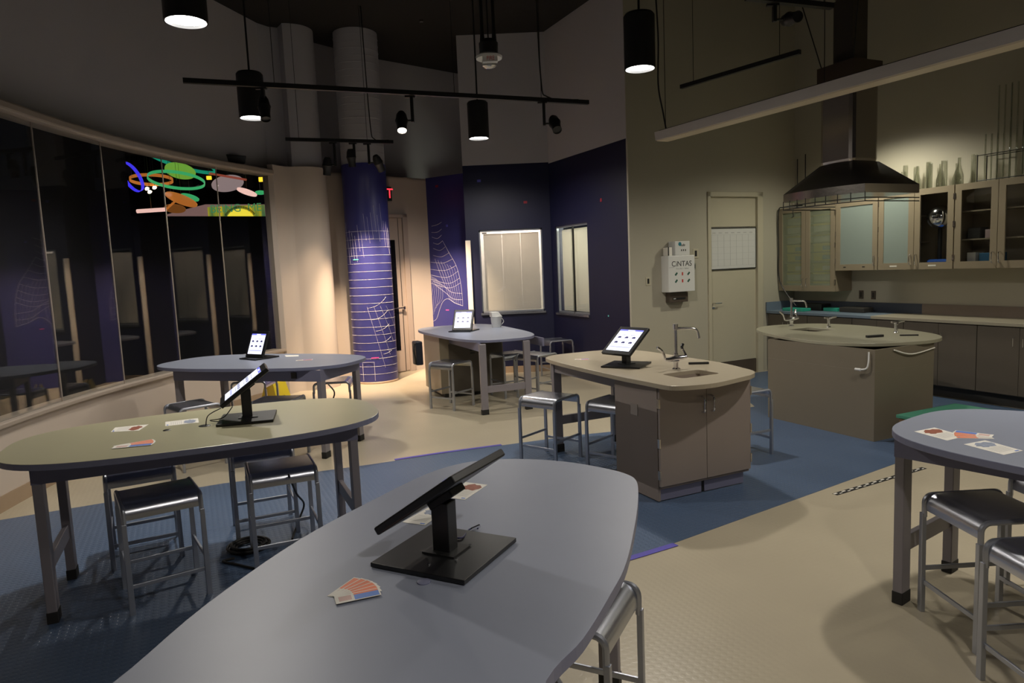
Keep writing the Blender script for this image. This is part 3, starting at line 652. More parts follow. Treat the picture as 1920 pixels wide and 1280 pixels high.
basin(t6, hu-0.17, hu+0.17, hv-0.20, hv+0.20, mat('dark_basin', (0.08, 0.065, 0.045), 0.5))
f0 = uvl(P(1434, 783)); f1 = uvl(P(1650, 832)); f1 = (f1[0]+0.03, f1[1]+0.075); f0 = (f0[0]+0.03, f0[1])
b0u = (f0[0]+f1[0])/2; BW6 = 0.86; base6 = mat('island_beige', (0.17, 0.145, 0.105), 0.45, noise=0.05, nscale=3)
MB().box(b0u, b0u+BW6, f1[1], f0[1], 0.0, TZ-0.24).build('island_base', base6, t6, bevel=0.003)
b = MB(); e = 0.02; x0, x1, y0, y1 = b0u, b0u+BW6, f1[1], f0[1]
b.box(x0, x0+e, y0, y1, TZ-0.24, TZ-0.034); b.box(x1-e, x1, y0, y1, TZ-0.24, TZ-0.034); b.box(x0+e, x1-e, y0, y0+e, TZ-0.24, TZ-0.034); b.box(x0+e, x1-e, y1-e, y1, TZ-0.24, TZ-0.034)
b.build('upper_panels', base6, t6)
q = W(1632, 660, G(b0u, 3), G(b0u, 8)); qv = uvl(q)[1]
MB().tube(catmull([(b0u-0.02, qv, 0.86), (b0u-0.025, qv, 0.76), (b0u-0.03, qv+0.02, 0.70), (b0u-0.04, qv+0.09, 0.685)], 5, False), [0.008]*16).build('gas_hose', white_m, t6, smooth=True)
MB().lathe([(0.012, -0.03), (0.014, 0.03)], (b0u-0.04, qv+0.10, 0.685), 12, Matrix.Rotation(math.pi/2, 4, 'X')).build('hose_nozzle', white_m, t6, smooth=True)
MB().tube(catmull([(b0u+0.25, y0-0.012, 0.86), (b0u+0.5, y0-0.02, 0.80), (b0u+0.85, y0-0.012, 0.83)], 6, False), 0.006).build('hose_loop', paper, t6, smooth=True)

# faucets ---------------------------------------------------------------
def gooseneck(loc, rz, label, h=0.36, s=1.0):
    f = empty('lab_faucet', loc, rz, label, 'faucet', 'lab faucets')
    MB().lathe([(0.034, 0), (0.034, 0.006), (0.022, 0.014), (0.021, 0.05), (0.027, 0.07)], n=20).build('base', chrome, f, smooth=True)
    MB().tube([(-0.09, 0, 0.085), (-0.06, 0, 0.082), (0, 0, 0.09), (0.06, 0, 0.095), (0.09, 0, 0.098)], [0.014, 0.018, 0.024, 0.018, 0.014], 14).build('mixer_body', chrome, f, smooth=True)
    MB().tube([(0, 0, 0.09), (0, 0, 0.13), (0, 0, 0.135), (0, 0, h-0.04), (0, 0, h-0.035), (0, 0, h+0.0), (0, 0, h+0.01)], [0.018, 0.018, 0.012, 0.012, 0.019, 0.021, 0.022], 14).build('riser', chrome, f, smooth=True)
    MB().tube(catmull([(0.0, 0, h-0.025), (0.09, -0.005, h-0.030), (0.155, -0.008, h-0.036), (0.178, -0.01, h-0.055), (0.188, -0.012, h-0.09), (0.192, -0.012, h-0.115)], 4, False), 0.010, 12).build('spout', chrome, f, smooth=True)
    MB().tube(catmull([(-0.09, 0, 0.085), (-0.105, -0.005, 0.13), (-0.13, -0.01, 0.165), (-0.165, -0.02, 0.19)], 4, False), [0.009]*6+[0.012]*7, 10).build('wrist_handle', chrome, f, smooth=True)
    MB().tube(catmull([(0.09, 0, 0.098), (0.075, 0.02, 0.14), (0.062, 0.03, 0.17), (0.075, 0.04, 0.20)], 4, False), [0.009]*6+[0.013]*7, 10).build('wrist_handle', chrome, f, smooth=True)
    return f
p = P(1268, 692, TZ); gooseneck((p.x, p.y, TZ), 0.12, 'chrome gooseneck faucet with two lever handles beside the centre island sink')
p = P(1484, 611, TZ); gooseneck((p.x, p.y, TZ), 0.1, 'chrome gooseneck faucet at the sink of the demonstration island', 0.34)
def gastap(px, py, label):
    p = P(px, py, TZ); f = empty('gas_tap', (p.x, p.y, TZ), 0.2, label, 'gas tap', 'gas taps')
    MB().lathe([(0.026, 0), (0.022, 0.01), (0.018, 0.015), (0.018, 0.085), (0.022, 0.09), (0.022, 0.11)], n=16).build('body', chrome, f, smooth=True)
    MB().tube([(0, 0, 0.10), (0.05, 0, 0.115), (0.10, 0, 0.12)], 0.010, 10).build('outlet', chrome, f, smooth=True)
    MB().box(-0.06, 0.0, -0.012, 0.012, 0.105, 0.125).build('lever', chrome, f, bevel=0.004)
gastap(1554, 613, 'chrome gas tap right of the sink on the demonstration island')
gastap(1680, 623, 'chrome gas tap at the right end of the demonstration island')
def tool(px, py, px2, py2, label, w=0.03, h=0.02, m=blackp, nm='marker_case', cat='case'):
    a, b = P(px, py, TZ), P(px2, py2, TZ); o_ = MB().bar((a.x, a.y, TZ+h/2), (b.x, b.y, TZ+h/2), w, h).build(nm, m, bevel=0.003); tag(o_, label, cat); return o_
tool(1625, 633, 1655, 631, 'chunky black case lying on the demonstration island', 0.04, 0.025)
tool(1687, 629.5, 1722, 629, 'thin black rod lying near the right end of the demonstration island', 0.022, 0.014, nm='black_rod', cat='rod')
tool(1291, 683, 1329, 682, 'dark stick with a pale tip lying behind the island faucet', 0.025, 0.018, nm='dark_stick', cat='stick')

# ================================================================== STOOLS
def make_stool():
    t = empty('metal_stool', (0, 0, 0), 0, '', 'stool', 'aluminium stools')
    hw, hd, Z = 0.20, 0.195, 0.61
    # seat: bent sheet, flat with front and back rolled down
    prof = []
    R_ = 0.062
    for k in range(8):
        a = math.pi/2*k/7; prof.append((-(hd-R_)-R_*math.sin(math.pi/2-a), Z-R_+R_*math.cos(math.pi/2-a)))
    prof = [(-hd, Z-0.085)]+prof
    full = prof+[(-y, z) for y, z in reversed(prof)]
    b = MB(); vs = []; n = len(full); th_ = 0.006
    inn = []
    for i, (y, z) in enumerate(full):
        a = full[max(0, i-1)]; c = full[min(n-1, i+1)]; ty, tz = c[0]-a[0], c[1]-a[1]; l = math.hypot(ty, tz); inn.append((y+tz/l*th_, z-ty/l*th_))
    for x in (-hw+0.012, hw-0.012):
        vs += [(x, y, z) for y, z in full]+[(x, y, z) for y, z in inn]
    fs = []
    for i in range(n-1):
        fs += [(i, i+1, 2*n+i+1, 2*n+i), (n+i, 3*n+i, 3*n+i+1, n+i+1), (i, n+i, n+i+1, i+1), (2*n+i, 2*n+i+1, 3*n+i+1, 3*n+i)]
    fs += [(0, 2*n, 3*n, n), (n-1, 2*n-1, 4*n-1, 3*n-1)]
    b.add(vs, fs); b.build('seat', alu, t, smooth=True, angle=60)
    # side frames: rail with rounded ends, then legs
    for sx in (-1, 1):
        x = sx*(hw-0.006)
        pts = [(x, -hd+0.0, Z-0.12)]+[(x, -(hd-0.04)-0.04*math.cos(math.pi/2*k/5), Z-0.05+0.04*math.sin(math.pi/2*k/5)) for k in range(6)]
        pts = pts+[(px_, -py_, pz_) for px_, py_, pz_ in reversed(pts)]
        MB().tube(pts, 0.0125, 8).build('side_rail', alu_l, t, smooth=True)
    for sx in (-1, 1):
        for sy in (-1, 1):
            MB().frust(-0.015, 0.015, -0.011, 0.011, 0.0, -0.012-sx*0.0, 0.012, -0.011, 0.011, Z-0.10, Matrix.Shear('XY', 4, (0, 0)) @ T(0, 0, 0) if False else T(sx*(hw-0.004), sy*(hd+0.005), 0)).build('leg', alu_l, t, bevel=0.002)
    for sy in (-1, 1): MB().bar((-hw+0.01, sy*hd, 0.155), (hw-0.01, sy*hd, 0.155), 0.012, 0.022).build('stretcher', alu_l, t, bevel=0.002)
    for sx in (-1, 1): MB().bar((sx*(hw-0.006), -hd, 0.225), (sx*(hw-0.006), hd, 0.225), 0.012, 0.022).build('stretcher', alu_l, t, bevel=0.002)
    return t
proto = make_stool(); used = [False]
def stool(x, y, deg, label):          # deg: direction the rolled front edge faces (local -y)
    o_ = proto if not used[0] else copy_tree(proto)
    used[0] = True; o_.location = (x, y, 0); o_.rotation_euler = (0, 0, math.radians(deg+90)); o_['label'] = label
    return o_
# (deg 270 = front edge towards the camera)
stool(-2.08, 3.86, 304, 'brushed metal stool at the left front of the pale green table, dark seat')
stool(-1.52, 4.31, 294, 'brushed metal stool under the right front of the pale green table')
stool(-2.50, 4.45, 299, 'stool behind the pale green table, seen between the legs at left')
stool(-1.83, 4.80, 295, 'stool on the far side of the pale green table, only its frame visible')
stool(-3.14, 6.62, 225, 'stool by the low wall before the far left table, warm-lit edge')
stool(-3.08, 8.09, 180, 'stool tucked behind the far left table, dark rounded seat')
stool(-2.34, 6.72, 265, 'stool between the far left table and the pale green table, thin bright seat edge')
stool(-2.05, 7.78, 185, 'stool tucked under the right end of the far left table beside the purple column')
stool(-0.82, 8.93, 235, 'stool at the left front of the back island table, shining rolled seat edge')
stool(-0.05, 9.60, 300, 'stool behind the legs of the back island table')
stool(0.33, 9.38, 225, 'stool at the right of the back island table with a bright glint on its seat')
stool(0.72, 11.05, 200, 'stool standing alone in the navy corner beneath the small window')
stool(0.32, 6.27, 231, 'stool at the left end of the sink island, warm reflection across its seat')
stool(0.90, 5.92, 228, 'stool pushed under the sink island beside its cabinet')
stool(2.06, 6.22, 25, 'stool on the far side of the sink island, mostly hidden by the cabinet')
stool(2.20, 3.09, 182, 'dark-seated stool at the left of the right-hand table')
stool(2.11, 2.52, 182, 'nearest stool at the right-hand table, cut by the picture edge')
stool(2.80, 3.33, 182, 'stool behind the two others at the right-hand table, mostly hidden')
stool(0.17, 2.36, 334, 'stool pushed under the right side of the foreground table')
stool(-0.16, 1.80, 334, 'stool at the bottom edge of the picture under the foreground table')

# ================================================================== TABLET STANDS
def tablet_stand(loc, base_deg, low_deg, tilt, w, l, label, poleh=0.20, bs=0.165, fwd=0.0):
    t = empty('tablet_kiosk', (loc[0], loc[1], TZ), 0, label, 'tablet kiosk', 'tablet kiosks')
    MB().box(-bs, bs, -bs, bs, 0.002, 0.016, RZ(math.radians(base_deg))).build('base_plate', blackp, t, bevel=0.002)
    la_ = math.radians(low_deg)
    MP = RZ(la_)                      # local +x = low side of the tablet
    MB().box(-0.030, 0.030, -0.026, 0.026, 0.014, poleh+0.0, MP).build('pole', blackp, t, bevel=0.003)
    MB().box(-0.06, 0.055, -0.05, 0.05, 0.016, 0.021, MP).build('pole_foot', black, t)
    a = math.radians(tilt)
    MT = T(0, 0, poleh+0.025) @ MP @ Matrix.Rotation(a, 4, 'Y') @ T(fwd, 0, 0)   # +x goes down
    MB().box(-0.055, 0.045, -0.04, 0.04, -0.028, -0.005, MT).build('tilt_mount', black, t, bevel=0.003)
    tb = MB().box(-l/2, l/2, -w/2, w/2, -0.006, 0.020, MT).build('tablet', blackp, t, bevel=0.005)
    sw, sl = w*0.40, l*0.385
    MB().box(-sl, sl, -sw, sw, 0.0200, 0.0212, MT).build('screen', screen_w, tb)
    MB().box(-sl, -sl*0.86, -sw, sw, 0.0212, 0.0218, MT).build('screen_header', screen_b, tb)
    MB().box(-sl*0.97, -sl*0.89, -sw*0.3, sw*0.3, 0.0218, 0.0222, MT).build('screen_title', screen_w, tb)
    g_ = MB()
    for yy in (-sw*0.32, sw*0.32): g_.box(-sl*0.5, sl*0.42, yy-0.0012, yy+0.0012, 0.0212, 0.0218, MT)
    g_.box(-sl*0.5, -sl*0.48, -sw*0.9, sw*0.9, 0.0212, 0.0218, MT)
    for i in (0, 1):
        for j in (-1, 0, 1):
            cx_, cy_ = -sl*0.25+i*sl*0.48, j*sw*0.62
            g_.add([MT @ Vector((cx_+dx*sl*0.11, cy_+dy*sw*0.17, 0.0219)) for dx, dy in ((-1, 0), (-.6, .7), (.1, 1), (.9, .5), (.5, 0), (.9, -.6), (.1, -1), (-.7, -.6))], [tuple(range(8))])
            g_.box(cx_+sl*0.17, cx_+sl*0.19, cy_-sw*0.2, cy_+sw*0.2, 0.0212, 0.0218, MT)
    g_.build('screen_pictures', screen_k, tb)
    MB().box(sl*0.6, sl*0.72, -sw*0.9, sw*0.9, 0.0212, 0.0216, MT).build('screen_footer', screen_l, tb)
    return t
k1_ = tablet_stand((-0.235, 2.07), -27, 153, 34, 0.31, 0.345, 'black tablet on a square-based stand seen edge-on, on the foreground table', 0.175)
bl = MB()
for dx, dy in ((0.075, 0.02), (0.04, -0.09), (-0.04, -0.11)): bl.lathe([(0.004, 0.016), (0.004, 0.021)], (dx, dy, 0), 8)
bl.build('screw', chrome, k1_, smooth=True)
tablet_stand((-1.69, 4.28), 15, 202, 36, 0.30, 0.35, 'tilted black tablet with lilac screen seen from the side on the pale green table', 0.19)
tablet_stand((-2.80, 7.56), -35, 239, 68, 0.28, 0.30, 'upright black tablet with glowing white screen on the far left table', 0.13, 0.15)
tablet_stand((-0.68, 9.83), -20, 250, 66, 0.31, 0.31, 'upright black tablet with glowing screen on the back island table', 0.13, 0.17)
tablet_stand((0.975, 5.86), -28, 219, 38, 0.32, 0.33, 'tilted black tablet with a bright screen on the cream sink island', 0.18, 0.17)

# ================================================================== FLYERS AND CARDS
def quad_on(pts, z=TZ):
    return [P(x, y, z) for x, y in pts]
def flyer(pts, photo, label):
    q = quad_on(pts); n = MB(); t_ = 0.0012
    o_ = MB().add([(p.x, p.y, TZ+0.0004) for p in q]+[(p.x, p.y, TZ+t_) for p in q], [(3, 2, 1, 0), (4, 5, 6, 7), (0, 1, 5, 4), (1, 2, 6, 5), (2, 3, 7, 6), (3, 0, 4, 7)]).build('flyer', paper)
    tag(o_, label, 'flyer', 'flyers lying on the tables')
    A, B, C_, D_ = q          # A-B top edge (photo side), D-C bottom edge
    def bi(s, t): return A.lerp(B, s).lerp(D_.lerp(C_, s), t)
    pb = MB(); N = 18; cx_, cy_ = 0.55, 0.26
    pb.add([(*bi(cx_+0.38*math.cos(2*math.pi*k/N)*(1+0.15*math.sin(3*k)), cy_+0.19*math.sin(2*math.pi*k/N)*(1+0.2*math.cos(2*k)))[:2], TZ+t_+0.0006) for k in range(N)], [tuple(range(N))])
    pb.build('photo_print', photo, o_)
    tx = MB()
    for i in range(6):
        t0 = 0.52+i*0.06
        tx.add([(*bi(0.12, t0)[:2], TZ+t_+0.0005), (*bi(0.86, t0)[:2], TZ+t_+0.0005), (*bi(0.86, t0+0.012)[:2], TZ+t_+0.0005), (*bi(0.12, t0+0.012)[:2], TZ+t_+0.0005)], [(0, 1, 2, 3)])
    tx.build('text_lines', greytxt, o_)
    lg = MB(); lg.add([(*bi(0.72, 0.91)[:2], TZ+t_+0.0005), (*bi(0.92, 0.91)[:2], TZ+t_+0.0005), (*bi(0.92, 0.96)[:2], TZ+t_+0.0005), (*bi(0.72, 0.96)[:2], TZ+t_+0.0005)], [(0, 1, 2, 3)]); lg.build('printed_logo', blue_ink, o_)
    return o_
# quads: photo edge first
flyer([(873, 904), (914, 909), (872, 937), (838, 933)], skin_a, 'white flyer with a brown photo lying behind the foreground tablet')
flyer([(806, 950), (838, 955), (797, 985), (754, 979)], skin_b, 'white flyer partly hidden under the tilt of the foreground tablet')
flyer([(278.5, 795.5), (261, 807), (207.5, 810), (216, 801.5)], skin_a, 'white flyer with a red-brown photo at the left of the pale green table')
flyer([(371, 784), (373, 792), (310, 799), (310, 791)], skin_b, 'white flyer with a dark photo nearer the tablet on the pale green table')
flyer([(1714, 809), (1752, 801.5), (1810, 818), (1776, 826)], skin_a, 'white flyer with a red-brown photo at the left end of the right-hand table')
flyer([(1807, 833), (1847, 825.5), (1918, 845), (1882, 853)], skin_b, 'white flyer with a blue photo nearest the rim of the right-hand table')
q = MB().add([(*p[:2], TZ+0.0004) for p in quad_on([(534, 666), (560, 665.5), (560, 668), (536, 669)])]+[(*p[:2], TZ+0.002) for p in quad_on([(534, 666), (560, 665.5), (560, 668), (536, 669)])], [(3, 2, 1, 0), (4, 5, 6, 7), (0, 1, 5, 4), (1, 2, 6, 5), (2, 3, 7, 6), (3, 0, 4, 7)]).build('paper_slip', paper)
tag(q, 'small white paper slip behind the tablet on the far left table', 'paper')
def card_fan(px, py, deg, n, step, L, Wd, label, group, spread=0.007, drop=0.0009, flip=1):
    c = P(px, py, TZ); 
    for i in range(n):
        a = math.radians(deg+flip*step*i); 
        M_ = T(c.x, c.y, TZ+0.0004+i*drop) @ RZ(a) @ T(spread*0*i, -flip*0.006*i, 0)
        o_ = MB().box(0, L, -Wd/2, Wd/2, 0, 0.0007, M_).build('bookmark_card', paper)
        tag(o_, label % (['bottom', 'second', 'third', 'fourth', 'fifth', 'top'][i] if i < n-1 else 'top'), 'card', group)
        k = 0.00085
        if i < n-1:
            MB().box(L*0.40, L*0.96, -Wd*0.42, Wd*0.42, k, k+0.0001, M_).build('printed_panel', orange_ink, o_)
        else:
            MB().box(L*0.42, L*0.97, -Wd*0.42, Wd*0.22, k, k+0.0001, M_).build('printed_panel', blue_ink, o_)
            MB().box(L*0.42, L*0.97, Wd*0.22, Wd*0.42, k, k+0.0001, M_).build('printed_panel', orange_ink, o_)
        MB().box(L*0.08, L*0.36, -Wd*0.3, Wd*0.3, k, k+0.0001, M_).build('printed_text', mat('pale_print', (0.62, 0.42, 0.38), 0.6) if 'pale_print' not in MATS else MATS['pale_print'], o_)
card_fan(626, 1120, 66, 6, -9, 0.122, 0.046, '%s card of the orange and blue card fan on the foreground table', 'card fan on the foreground table', flip=1)
card_fan(214, 838, 40, 4, -9, 0.20, 0.06, '%s card of the card fan on the pale green table', 'card fan on the pale green table')
card_fan(1860, 820, 165, 4, -10, 0.155, 0.055, '%s card of the card fan on the right-hand table', 'card fan on the right-hand table')
card_fan(555, 676, 5, 3, 12, 0.17, 0.06, '%s card of the small card fan on the far left table', 'card fan on the far left table')
card_fan(1078, 674, -20, 3, 12, 0.13, 0.05, '%s card of the small card fan on the sink island', 'card fan on the sink island')

# small things on tables
def grommet(px, py, r, label):
    p = P(px, py, TZ); tag(MB().lathe([(r, 0), (r, 0.002), (r*0.8, 0.004)], (p.x, p.y, TZ), 20).build('cable_grommet', blackp, smooth=True), label, 'grommet', 'cable grommets')
grommet(313, 806.5, 0.022, 'small round grommet on the pale green table below the flyer')
grommet(384, 798, 0.035, 'cable grommet with a wire coming out beside the pale green table tablet')
p = P(795, 1091, TZ); tag(MB().lathe([(0.020, 0), (0.020, 0.003), (0.015, 0.005)], (p.x, p.y, TZ), 20).build('cable_grommet', edge_blue, smooth=True), 'small grey-blue cap in the shadow before the foreground tablet', 'grommet', 'cable grommets')
def cable(pts, r, m, label, name='cable', cat='cable'):
    o_ = MB().tube(catmull(pts, 6, False), r, 6).build(name, m, smooth=True); tag(o_, label, cat); return o_
a = P(386, 797, TZ+0.005); b = P(414, 765, 1.0); cable([a, a+Vector((0.02, 0, 0.06)), b], 0.003, blackp, 'thin black wire rising from the grommet to the green table tablet')
a = P(412, 790, TZ+0.004); b = P(436, 762, 1.02); cable([b, b+Vector((-0.05, -0.03, -0.06)), a+Vector((-0.06, 0, 0.01)), a, a+Vector((0.06, 0.05, 0.0))], 0.003, blackp, 'looped black wire hanging behind the green table tablet')
a = P(850, 1006, TZ+0.02); b = P(897, 990, TZ+0.006); cable([a, a+Vector((0.03, -0.01, 0.0)), b+Vector((-0.03, -0.005, 0.0)), b], 0.003, mat('navy_cable', (0.02, 0.02, 0.08), 0.4), 'short navy wire from the foreground tablet stand')
tag(MB().bar(P(884, 992, TZ+0.005), P(900, 985, TZ+0.012), 0.01, 0.008).build('cable_plug', chrome), 'small bright metal plug on the foreground table behind the stand base', 'plug')
# white jug on T4
p = P(931, 613, TZ); j = empty('white_jug', (p.x, p.y, TZ), 0.3, 'white plastic jug with a folded lid on the back island table', 'jug'); j.scale = (1.15, 1.15, 1.15)
MB().lathe([(0.055, 0), (0.062, 0.01), (0.072, 0.13), (0.074, 0.14)], n=20).build('body', white_m, j, smooth=True)
MB().frust(-0.07, 0.07, -0.06, 0.06, 0.135, -0.075, 0.02, -0.05, 0.05, 0.20).build('folded_lid', white_m, j, bevel=0.004)
MB().tube(catmull([(0.07, 0, 0.03), (0.10, 0, 0.07), (0.073, 0, 0.12)], 4, False), 0.005).build('handle', white_m, j, smooth=True)
# dark box hung on T4 cabinet end
p = L4(P(786, 700, 0.5)); bx = empty('cable_box', (-1.33, 9.52, 0.0), 0.45, 'dark navy box with a bundled cable hung on the back island', 'box')
MB().box(-0.04, 0.06, -0.09, 0.09, 0.50, 0.83).build('body', mat('navy_case', (0.012, 0.015, 0.03), 0.5), bx, bevel=0.015)
MB().tube(catmull([(-0.045, -0.06, 0.80), (-0.07, -0.09, 0.72), (-0.06, -0.10, 0.60), (-0.045, -0.06, 0.52)], 5, False), 0.012).build('cable_bundle', black, bx, smooth=True)
# outlet on T3 apron
ox = MB().box(0.66, 0.72, -0.452, -0.4435, TZ-0.115, TZ-0.055).build('power_outlet', blackp, t3)

# ================================================================== LEFT FLOOR THINGS
# wet floor sign
wf = empty('wet_floor_sign', (-3.02, 8.62, 0), 1.15, 'yellow folding wet floor sign standing behind the far left table', 'sign')
for s in (-1, 1):
    MB().add([(-0.15, s*0.20, 0), (0.15, s*0.20, 0), (0.10, s*0.02, 0.60), (-0.10, s*0.02, 0.60), (-0.15, s*0.21, 0), (0.15, s*0.21, 0), (0.10, s*0.03, 0.60), (-0.10, s*0.03, 0.60)],
             [(0, 1, 2, 3), (4, 5, 6, 7), (0, 1, 5, 4), (1, 2, 6, 5), (2, 3, 7, 6), (3, 0, 4, 7)]).build('panel', yellowp, wf)
al = math.atan2(0.18, 0.60)
text('CAUTION', 0.055, T(0.0, -0.165, 0.20) @ Matrix.Rotation(math.pi/2-al, 4, 'X') @ Matrix.Rotation(-math.pi/2, 4, 'Z'), ink, 'warning_letters', wf)
cable([(-2.35, 8.9, 0.62), (-2.40, 8.75, 0.45), (-2.30, 8.7, 0.30), (-2.36, 8.7, 0.12), (-2.3, 8.75, 0.01)], 0.01, black, 'kinked black cable hanging behind the far left table')
# coiled cable on the floor
p = P(467, 1028); co = MB()
for i in range(5):
    r = 0.085+0.012*i; co.tube([(p.x+r*math.cos(a), p.y+r*math.sin(a), 0.014+0.012*(i % 3)) for a in [2*math.pi*k/28 for k in range(29)]], 0.009, 6)
tag(co.build('cable_coil', rubber, smooth=True), 'coil of black cable lying on the blue floor under the pale green table', 'cable')
cable([P(440, 1046, 0.01), P(418, 1052, 0.01), P(440, 1057, 0.01), P(500, 1066, 0.01), P(560, 1040, 0.01)], 0.008, rubber, 'loose black cable trailing across the floor beside the coil')
cable([P(541, 890, 0.60), P(556, 925, 0.3), P(570, 945, 0.15), P(560, 975, 0.05), P(548, 1010, 0.01)], 0.007, rubber, 'black cable hanging down under the right half of the pale green table')

# tape
def tape(pts, w, m, label, name='floor_tape'):
    b = MB()
    for a, c in zip(pts, pts[1:]): b.bar(Vector((a.x, a.y, 0.0035)), Vector((c.x, c.y, 0.0035)), w, 0.002)
    tag(b.build(name, m), label, 'tape')
tape([P(1150, 1056), P(1205, 1040), P(1267, 1021)], 0.05, purple_tape, 'purple tape along the edge of the blue floor beside the foreground table')
tape([P(740, 862), P(830, 848.5), P(940, 834)], 0.045, purple_tape, 'purple tape line on the far edge of the blue floor')
ta, tb_ = P(1565, 927), P(1733, 877)
o_ = MB().bar(Vector((ta.x, ta.y, 0.001)), Vector((tb_.x, tb_.y, 0.001)), 0.045, 0.0016).build('scale_strip', ink); tag(o_, 'black and white checked scale strip stuck to the beige floor', 'strip')
wb = MB(); d = tb_-ta; L = d.length; dn_ = d.normalized(); sd = Vector((-dn_.y, dn_.x, 0))
for i in range(24):
    if i % 2 == 0: a = ta+dn_*(L*i/24)+sd*0.008; c = a+dn_*(L/30); wb.bar(Vector((a.x, a.y, 0.0025)), Vector((c.x, c.y, 0.0025)), 0.015, 0.001)
    else: a = ta+dn_*(L*i/24)-sd*0.008; c = a+dn_*(L/40); wb.bar(Vector((a.x, a.y, 0.0025)), Vector((c.x, c.y, 0.0025)), 0.010, 0.001)
wb.build('white_checks', paper, o_)

# step stool
st = empty('step_stool', G(5.76, 3.58, 0), TH, 'low wooden step with a green rubber top beside the demonstration island', 'step stool')
MB().box(0, 0.85, 0.0, 0.54, 0.28, 0.31).build('green_top', greenrub, st, bevel=0.004)
b = MB(); b.box(0.02, 0.83, 0.02, 0.52, 0.23, 0.28); b.build('frame', woodm, st)
for x_ in (0.02, 0.79): MB().box(x_, x_+0.04, 0.03, 0.51, 0.0, 0.03).build('foot_rail', woodm, st)
b = MB(); b.box(0.03, 0.82, 0.04, 0.50, 0.03, 0.23); b.build('inner_panel', black, st)

# ================================================================== BACK COUNTER AND CABINETS
XB = 8.747                         # cabinet wall plane in u
cf = 8.13                          # counter front edge
CT = 0.955
ct = empty('back_counter', (0, 0, 0), TH, 'long worktop along the right wall, blue-grey at the left and beige beyond', 'countertop')
split = 6.2
MB().box(cf, XB, split, 8.02, CT-0.04, CT).build('worktop', counter_b, ct, bevel=0.004)
MB().box(cf, XB, -1.0, split, CT-0.04, CT).build('worktop', counter_m, ct, bevel=0.004)
MB().box(XB-0.02, XB, split-0.3, 8.02, CT, CT+0.13).build('backsplash', mat('dark_blue_splash', (0.05, 0.06, 0.085), 0.4), ct)
MB().box(XB-0.02, XB, -1.0, split-0.3, CT, CT+0.13).build('backsplash', splash_m, ct)
MB().box(cf, XB-0.02, 8.005, 8.025, CT, CT+0.13).build('end_splash', counter_b, ct)
vv = [8.0, 7.25, 6.5, 5.75, 4.85, 3.95, 3.05, 2.15]
nms = ['first base cabinet at the door end of the back counter', 'base cabinet second from the door under the back counter', 'base cabinet third from the door behind the demonstration island', 'base cabinet right of the demonstration island, double doors', 'base cabinet at the right picture edge under the back counter', 'base cabinet beyond the right picture edge', 'last base cabinet out beyond the right edge']
for i in range(len(vv)-1):
    v1, v0 = vv[i], vv[i+1]
    cb = empty('base_cabinet', (0, 0, 0), TH, nms[i], 'cabinet', 'base cabinets under the back counter')
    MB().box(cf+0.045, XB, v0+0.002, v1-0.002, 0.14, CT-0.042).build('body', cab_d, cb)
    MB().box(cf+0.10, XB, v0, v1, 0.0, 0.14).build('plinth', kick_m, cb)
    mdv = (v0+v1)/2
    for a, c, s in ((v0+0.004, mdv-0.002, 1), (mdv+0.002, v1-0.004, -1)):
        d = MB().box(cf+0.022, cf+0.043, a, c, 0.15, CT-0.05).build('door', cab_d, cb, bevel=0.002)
        hv_ = mdv-s*0.05
        MB().tube([(cf+0.022, hv_, 0.80), (cf-0.008, hv_, 0.79), (cf-0.008, hv_, 0.70), (cf+0.022, hv_, 0.69)], 0.005).build('handle', chrome, d, smooth=True)
# wall cabinets
UF = 8.42
def wall_cabinet(v0, v1, z0, z1, doors, label, pane, nm='wall_cabinet'):
    cb = empty(nm, (0, 0, 0), TH, label, 'cabinet', 'glass-door wall cabinets')
    b = MB(); e = 0.018
    b.box(UF, XB, v0, v0+e, z0, z1); b.box(UF, XB, v1-e, v1, z0, z1); b.box(UF, XB, v0+e, v1-e, z1-e, z1); b.box(UF, XB, v0+e, v1-e, z0, z0+e); b.box(XB-0.01, XB, v0+e, v1-e, z0+e, z1-e)
    b.build('carcass', cab_y, cb)
    sh = MB()
    for k in (1, 2): zz = z0+(z1-z0)*k/3; sh.box(UF+0.03, XB-0.01, (v0+v1)/2 if pane[0] is cabglass and pane[-1] is frost else v0+e, v1-e, zz, zz+0.016)
    sh.build('shelf', cab_y, cb)
    n = doors
    for i in range(n):
        a = v0+(v1-v0)*i/n+0.003; c = v0+(v1-v0)*(i+1)/n-0.003; fw_ = 0.075
        d = MB(); d.box(UF-0.024, UF-0.002, a, a+fw_, z0, z1); d.box(UF-0.024, UF-0.002, c-fw_, c, z0, z1); d.box(UF-0.024, UF-0.002, a+fw_, c-fw_, z1-fw_, z1); d.box(UF-0.024, UF-0.002, a+fw_, c-fw_, z0, z0+fw_+0.01)
        dd_ = d.build('door', cab_y, cb)
        MB().box(UF-0.016, UF-0.011, a+fw_-0.004, c-fw_+0.004, z0+fw_, z1-fw_+0.004).build('door_pane', pane[i], dd_)
        if n == 1: hv_ = a+0.035
        else: hv_ = c-0.035 if i == 0 else a+0.035
        MB().tube(catmull([(UF-0.024, hv_, z0+0.19), (UF-0.055, hv_, z0+0.18), (UF-0.06, hv_, z0+0.13), (UF-0.055, hv_, z0+0.07), (UF-0.024, hv_, z0+0.06)], 4, False), 0.005).build('handle', chrome, dd_, smooth=True)
        hg = MB(); hh = c if (n == 1 or i == 1) else a
        for zz in (z0+0.10, (z0+z1)/2, z1-0.17): hg.box(UF-0.03, UF-0.004, hh-0.006, hh+0.006, zz, zz+0.07)
        hg.build('hinge', steel, dd_)
    return cb
vA = [8.02, 6.98, 6.31, 5.30, 4.31, 3.3]
